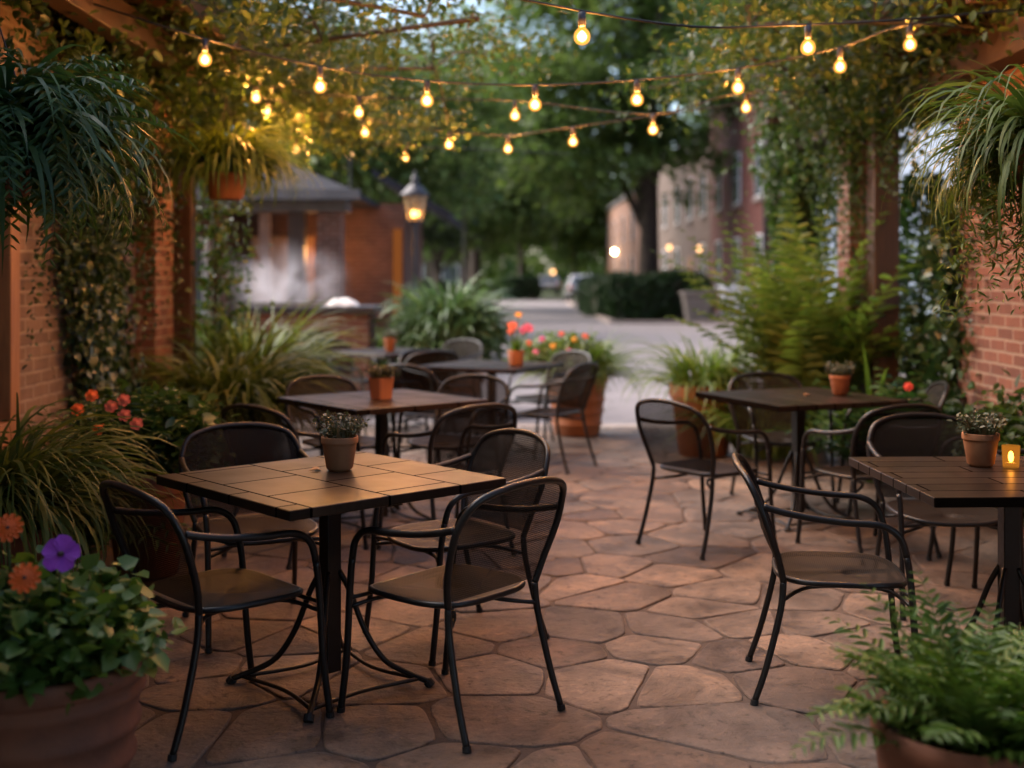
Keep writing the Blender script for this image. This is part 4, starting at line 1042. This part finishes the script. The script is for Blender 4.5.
# ------------------------------------------------------------------ porch house across the street corner
ph=thing('porch_house','low brick house with a grey roofed porch and warm light','house',(-4,19,-.1))
MB().box(-.9,2.1,2.2,6.5,0,2.9).build('wall',m['brick_wing'],ph)           # brick wing toward the lantern
MB().box(-6,-.9,1.6,6.5,0,2.95).build('wall',m['brick'],ph)
b=MB().box(.95,1.32,-.2,.18,0,2.62); b.build('pillar',m['brick'],ph)
MB().box(.48,.74,-.18,.08,0,2.62).build('post',m['timber'],ph)
MB().box(.02,.18,-.12,.04,0,2.62).build('post',m['brick_peach'],ph)
MB().box(-4.6,1.42,-.3,.25,2.625,2.80).build('porch_beam',m['eave'],ph)
b=MB(); b.add([(-6,-.8,2.81),(1.65,-.8,2.81),(1.65,4.6,2.81),(-6,4.6,2.81),(-6,-.8,2.90),(1.65,-.8,2.90),(1.65,4.6,2.90),(-6,4.6,2.90),(-6,1.9,3.8),(-.4,1.9,3.8)],
 [(0,3,2,1),(0,1,5,4),(1,2,6,5),(2,3,7,6),(3,0,4,8,7),(4,5,9,8),(5,6,9),(6,7,8,9)]); b.build('porch_roof',m['shingle'],ph)
MB().box(-6,1.7,-.88,-.805,2.78,2.93).build('gutter',m['eave'],ph)
MB().prism([(1.56,3.5),(2.9,2.75),(2.9,2.62),(1.56,3.37)],'y',1.9,7).build('wing_roof',m['shingle'],ph)
MB().box(-.45,.6,1.54,1.59,.05,2.3).build('door',m['timber_light'],ph)
w=MB().box(-2.6,-1.2,1.52,1.59,.9,2.3).build('window',m['white_paint'],ph); MB().box(-2.5,-1.3,1.50,1.515,1.0,2.2).build('pane',m['glass_dark'],w)
MB().ball((.98,1.30,2.0),.07,.07,.10,10,7).build('porch_lamp',m['porch_glow'],ph,True)
MB().box(1.90,2.06,2.165,2.195,.9,2.45).build('wall_glow_strip',m['wall_glow'],ph)  # emissive strip standing in for the orange light on the wall's edge


# ------------------------------------------------------------------ street houses
def row_house(label,y0,y1,hh,wall,x=8.7,dep=9,wins=2,lamp=None,door=True,roofc='shingle'):
    o=thing('row_house',label,'house',(x,y0,-.02),0,'houses along the right of the street')
    D=y1-y0
    MB().box(0,dep,0,D-.01,0,hh).build('wall',wall,o)
    MB().box(-.18,dep,.0,D-.01,hh+.002,hh+.28).build('cornice',m['eave'],o,bevel=.02)
    MB().prism([(-.2,hh+.285),(dep,hh+.285),(dep*.5,hh+2.2)],'y',.01,D-.03).build('roof',m[roofc],o)
    st=D/wins
    for fl_ in range(2):
        for k in range(wins):
            yc=st*(k+.5); z0=1.15+fl_*3.25
            if door and fl_==0 and k==wins-1:
                d=MB().box(-.03,.04,yc-.55,yc+.55,.02,2.5).build('door',m['timber_light'],o); MB().ball((-.06,yc-.4,1.1),.05).build('handle',m['chrome'],d); continue
            w=MB().box(-.05,.03,yc-.62,yc+.62,z0-.08,z0+1.88).build('window',m['white_paint'],o)
            MB().box(-.062,-.052,yc-.52,yc+.52,z0,z0+.88).box(-.062,-.052,yc-.52,yc+.52,z0+.93,z0+1.8).build('pane',m['glass_dark'],w)
            MB().box(-.12,.0,yc-.72,yc+.72,z0-.2,z0-.085).build('sill',m['concrete'],w)
    if lamp is not None:
        l=MB().ball((-.25,lamp[0],lamp[1]),lamp[2],lamp[2],lamp[2]*1.2,10,7).build('wall_lamp',m[lamp[3]],o,True)
        MB().bar((-.01,lamp[0],lamp[1]+.3),(-.3,lamp[0],lamp[1]+.3),.05,.05).build('lamp_bracket',m['bronze'],l)
    return o
rh=row_house('red brick street house nearest the patio, with a drainpipe',36,52.5,8.6,m['brick_far'],wins=4,door=False)
MB().tube([(-.12,4.6,0),(-.12,4.6,8.6)],.10,10).build('drainpipe',m['bronze'],rh,True)
row_house('narrow tan house next to the red brick one, with a lamp by its door',52.5,60.5,7.6,m['brick_tan'],wins=2,lamp=(1.6,2.8,.10,'glow_dim'))
row_house('cream house half hidden by the great tree trunk',60.5,76,8.0,m['brick_cream'],wins=3,lamp=(4,3.1,.11,'glow_dim'))
row_house('peach brick house farthest down the street with a bright lamp',76,112,7.5,m['brick_peach'],wins=5,lamp=(23.0,3.6,.16,'glow'))
fh=thing('far_house','long pale house far beyond the trees on the left','house',(-18,105,-.1))
MB().box(-14,15,0,8,0,4.2).build('wall',m['brick_tan'],fh); MB().prism([(-.5,4.2),(8.5,4.2),(4,6.8)],'x',-14.5,15.5).build('roof',m['shingle'],fh)
for k in range(9):
    w=MB().box(-13+3.1*k,-11.4+3.1*k,-.06,.05,1.0,2.7).build('window',m['white_paint'],fh); MB().box(-12.85+3.1*k,-11.55+3.1*k,-.075,-.062,1.1,2.6).build('pane',m['glass_dark'] if k not in (5,) else m['glow_dim'],w)

# utility box, concrete planter, hedge, car
ub=thing('utility_cabinet','white utility cabinet at the foot of the drainpipe','cabinet',(8.15,43.6,-.02))
MB().box(-.55,.5,-.4,.4,.08,1.25).build('body',m['white_paint'],ub,bevel=.03); MB().box(-.6,.55,-.45,.45,0,.078).build('plinth',m['concrete'],ub); MB().box(-.5,-.03,-.415,-.402,.15,1.15).box(.0,.45,-.415,-.402,.15,1.15).build('door',m['white_paint'],ub)
cp=thing('concrete_planter','square brownish concrete planter in front of the hedge','planter',(6.65,43.2,-.1))
b=MB(); b.add([(s*w_,q*w_,z_) for (w_,z_) in ((.36,0),(.5,.95)) for (s,q) in ((-1,-1),(1,-1),(1,1),(-1,1))],[(0,3,2,1),(4,5,6,7),(0,1,5,4),(1,2,6,5),(2,3,7,6),(3,0,4,7)]); b.build('tub',m['concrete'],cp)
MB().box(-.56,.56,-.56,.56,.955,1.08).build('rim',m['concrete'],cp,bevel=.02)
L=Leaves(); bush(L,40,(0,0,1.15),(.4,.4,.25),.14,'ovate',.2,.7,6); L.build('plant',G['treedark'],cp)
def hedge(label,x0,x1,y0,y1,h_,n=9000,leaf=.16):
    o=thing('hedge',label,'hedge',((x0+x1)/2,(y0+y1)/2,-.1)); w_=(x1-x0)/2; d_=(y1-y0)/2
    L=Leaves(); u=RNG.uniform(-1,1,(n,3)); k=RNG.integers(0,5,n)
    u[k==0,0]=-1; u[k==1,0]=1; u[k==2,1]=-1; u[k>=3,2]=1
    rr_=(np.abs(u)**6).sum(1)**(1/6); u=u/rr_[:,None]
    P=u*np.array([w_,d_,h_/2]); P[:,2]+=h_/2; P+=RNG.normal(0,.07,P.shape)+.09*np.sin(P[:,[1,0,0]]*2.2); P[:,2]=np.maximum(P[:,2],.03)
    L.scatter(P,leaf,'ovate',.3); L.build('foliage',G['hedge'],o)
    core=MB().box(-w_*.9,w_*.9,-d_*.9,d_*.9,.02,h_*.92); core.build('twigs',m['bark'],o,bevel=.15)
    return o
hedge('clipped dark hedge below the great tree, behind the concrete planter',3.7,7.45,44.2,47,1.62)
hedge('lower hedge at the left end of the big clipped one',3.2,4.5,46.8,58,1.5,7000)
hedge('low dark hedge far down the road on the left',-9,-3.4,66,69,1.3,5000,.22)
hedge('rounded dark bush under the thin tree at the end of the road',-.5,1.8,84.5,87,1.5,3500,.22)
def car(label,x,y,rz=0):
    o=thing('parked_car',label,'car',(x,y,-.1),rz)
    # outline in (y,z), front at +y
    prof=[(-2.25,.45),(-2.3,.75),(-2.28,1.0),(-2.15,1.12),(-1.95,1.66),(-1.75,1.74),(.35,1.74),(1.0,1.2),(2.1,1.05),(2.3,.8),(2.3,.45)]
    b=MB(); rows=[(-.92,.0),(-.90,.0),(.90,.0),(.92,.0)]
    ws=[.94 if z<1.15 else .94-.20*(z-1.15)/.59 for _,z in prof]
    V=[(-w_,p_[0],p_[1]) for w_,p_ in zip(ws,prof)]+[(w_,p_[0],p_[1]) for w_,p_ in zip(ws,prof)]; n=len(prof)
    b.add(V,[tuple(range(n)),tuple(range(2*n-1,n-1,-1))]+[(i,i+n,(i+1)%n+n,(i+1)%n) for i in range(n)])
    b.build('body',m['carpaint'],o,bevel=.05)
    b=MB(); b.add([(-.70,-2.135,1.18),(.70,-2.135,1.18),(.62,-1.985,1.60),(-.62,-1.985,1.60)],[(0,1,2,3)]); b.build('rear_window',m['glass_dark'],o)
    for s in (-1,1):
        b=MB(); b.add([(s*.935,-1.75,1.2),(s*.935,.75,1.2),(s*.80,.3,1.62),(s*.80,-1.6,1.62)],[(0,1,2,3)]); b.build('side_window',m['glass_dark'],o)
        MB().box(s*.86-.09,s*.86+.07,-2.33,-2.29,.82,1.12).build('taillight',m['taillight'],o,bevel=.01)
        for yy in (-1.4,1.4):
            w=MB().tube([(s*.72,yy,.34),(s*.95,yy,.34)],.34,20).build('wheel',m['rubber'],o); MB().tube([(s*.951,yy,.34),(s*.962,yy,.34)],.2,14).build('rim',m['chrome'],w)
    MB().box(-.9,.9,-2.40,-2.31,.42,.66).build('bumper',m['rubber'],o,bevel=.03)
    MB().box(-.26,.26,-2.335,-2.305,.76,.90).build('number_plate',m['white_paint'],o)
    return o
car('silver car parked beside the hedge at the end of the road',X(581,76),76,.03)
car('dark-windowed car parked farther off, left of the silver one',X(548,104),104,.0)

# ------------------------------------------------------------------ trees
def tree(label,x,y,h,tr,crown,mat,n,per,leaf,sig,trunk_top=None,lean=(0,0),limbs=16,name='street_tree'):
    o=thing(name,label,'tree',(x,y,-.12),0,'trees along the street')
    cs=[]; tot=sum(c[1][0]*c[1][1]*c[1][2] for c in crown)
    for (c,r) in crown:
        k=int(n*r[0]*r[1]*r[2]/tot); q=shell_pts(k,c,r,.35); cs.append(q)
    C=np.concatenate(cs); C=C[C[:,2]>1.9] if len(C) else C
    P=np.repeat(C,per,0)+RNG.normal(size=(len(C)*per,3))*np.array([sig,sig,sig*.55])
    L=Leaves(); L.scatter(P,leaf,'ovate',.6,droop=.15); L.build('crown',mat,o)
    tt=trunk_top or h*.62; b=MB()
    T=spline([(0,0,0),(lean[0]*.2,lean[1]*.2,tt*.3),(lean[0]*.6,lean[1]*.6,tt*.65),(lean[0],lean[1],tt)],6)
    k=len(T); rs=[tr*(1.35 if i==0 else 1.1 if i==1 else 1.0)*(1-.72*i/k) for i in range(k)]
    b.tube(T,rs,12)
    for i in range(limbs):
        c=Vector(C[(i*len(C))//limbs]); j=int(k*(.38+.55*((i*7)%limbs)/limbs)); s=T[j]
        md=s.lerp(c,.5)+Vector((0,0,.12*h*.3)); q=spline([s,md,c],5); b.tube(q,[max(.02,rs[j]*.55*(1-.8*u/len(q))) for u in range(len(q))],7)
    b.build('trunk',m['bark'],o,True)
    return o
tree('great spreading tree behind the clipped hedge on the right',5.5,48.5,20,.52,[((-1.5,0,11.8),(6.2,5,7.0)),((-3.4,-1,7.6),(4.3,4,3.2)),((1.3,-1.2,7.3),(2.3,2.2,2.5))],G['tree'],270,95,.34,.60,9,(.2,0),22)
tree('bushy green tree left of the road, beyond the lantern',X(438,55),55,9,.22,[((.6,0,6.0),(4.6,3.5,3.2)),((2.6,0,4.6),(2.6,2.5,1.7))],G['tree'],190,100,.30,.5,4.2)
tree('thin tree standing in the bush at the end of the road',X(521,86),86,11,.28,[((0,0,8.2),(5.2,4,4.4))],G['treelight'],190,90,.42,.6,7)
tree('pale tree far beyond the parked cars',X(575,112),112,12,.35,[((0,0,7.8),(6.5,5,5.2))],G['treelight'],190,90,.5,.75,7)
tree('tall dark tree behind the porch house',-5.4,34,15,.35,[((0,0,5.6),(4.2,4,3.3)),((3.2,-1,5.6),(2.4,3,2.4))],G['tree'],170,100,.28,.5,9)
tree('tall tree left of the road between the lantern and the great tree',-1.9,62,14,.34,[((0,0,8.8),(5.4,4.5,4.8))],G['treelight'],170,100,.40,.75,11)
tree('middle-distance tree with low dark crown over the porch house wing',X(408,44),44,8,.2,[((0,0,5.0),(3.2,3,2.6))],G['treedark'],120,90,.28,.45,4)
tree('tree at the far left end of the road',X(470,96),96,12,.3,[((0,0,7.5),(6,5,5.0))],G['tree'],170,90,.45,.7,7)
tree('tall tree behind the row houses on the right',16,70,22,.5,[((0,0,14),(8,6,8))],G['tree'],200,100,.5,.9,12)
L=Leaves(); n=12000; xx=RNG.uniform(-90,90,n); P=np.stack([xx,RNG.uniform(128,150,n),RNG.random(n)*(7.5+1.5*np.sin(xx*.21)+1.8*np.sin(xx*.083+1)+.9*np.sin(xx*.6))],1); L.scatter(P,1.7,'ovate',.4)
tag(L.build('woods',G['tree']),'hazy line of woods closing the far end of the street','woods',None,'stuff')
# tiny far lamps
for px,py,Y,r_,lab in [(350,155,30,.055,'tiny yellow light left of the lantern under the tree'),(464,156,40,.07,'tiny yellow light right of the lantern under the tree'),(553,272,100,.17,'dim round street light between the far trunks')]:
    o=thing('far_lamp',lab,'lamp',(X(px,Y),Y,-.12)); zz=Z(py,Y)+.12
    MB().ball((0,0,zz),r_,r_,r_,10,7).build('globe',m['glow_dim'],o,True); MB().tube([(0,0,0),(0,0,zz-r_)],.03,6).build('pole',m['bronze'],o)

# ------------------------------------------------------------------ light, sky, camera
SUN_EL, SUN_AZ = 42, -72
w=bpy.data.worlds.new('World'); SC.world=w; w.use_nodes=True
nt=w.node_tree; bg=nt.nodes['Background']
sky=nt.nodes.new('ShaderNodeTexSky'); sky.sky_type='NISHITA'; sky.sun_disc=False
sky.sun_elevation=R(SUN_EL); sky.sun_rotation=R(SUN_AZ); sky.dust_density=2; sky.air_density=1.0; sky.ozone_density=1
nt.links.new(sky.outputs['Color'],bg.inputs['Color']); bg.inputs['Strength'].default_value=.11
sd=bpy.data.lights.new('sun','SUN'); sd.energy=3.0; sd.angle=R(75); sd.color=(1,.88,.80)
so=bpy.data.objects.new('sun',sd); COL.objects.link(so)
dv=Vector((math.sin(R(SUN_AZ))*math.cos(R(SUN_EL)),math.cos(R(SUN_AZ))*math.cos(R(SUN_EL)),math.sin(R(SUN_EL))))
so.rotation_euler=dv.to_track_quat('Z','Y').to_euler(); so.location=(0,30,30)
cd=bpy.data.cameras.new('camera'); cam=bpy.data.objects.new('camera',cd); COL.objects.link(cam); SC.camera=cam
cam.location=(0,0,CAMH); cam.rotation_euler=(R(90),0,0)
cd.sensor_width=36; cd.lens=F/1024*36; cd.shift_y=-(384-HZ)/1024; cd.clip_start=.05; cd.clip_end=2000
cd.dof.use_dof=True; cd.dof.focus_distance=4.35; cd.dof.aperture_fstop=1.35
SC.view_settings.view_transform='Standard'; SC.view_settings.look='None'; SC.view_settings.exposure=1.68; SC.view_settings.gamma=1
SC.view_settings.use_curve_mapping=False
cy=SC.cycles; cy.max_bounces=6; cy.diffuse_bounces=3; cy.glossy_bounces=3; cy.transmission_bounces=4; cy.transparent_max_bounces=12; cy.volume_bounces=1
cy.caustics_reflective=False; cy.caustics_refractive=False; cy.sample_clamp_indirect=6; cy.blur_glossy=.5
cy.use_denoising=True; cy.denoiser='OPENIMAGEDENOISE'; cy.use_adaptive_sampling=True; cy.adaptive_threshold=.015
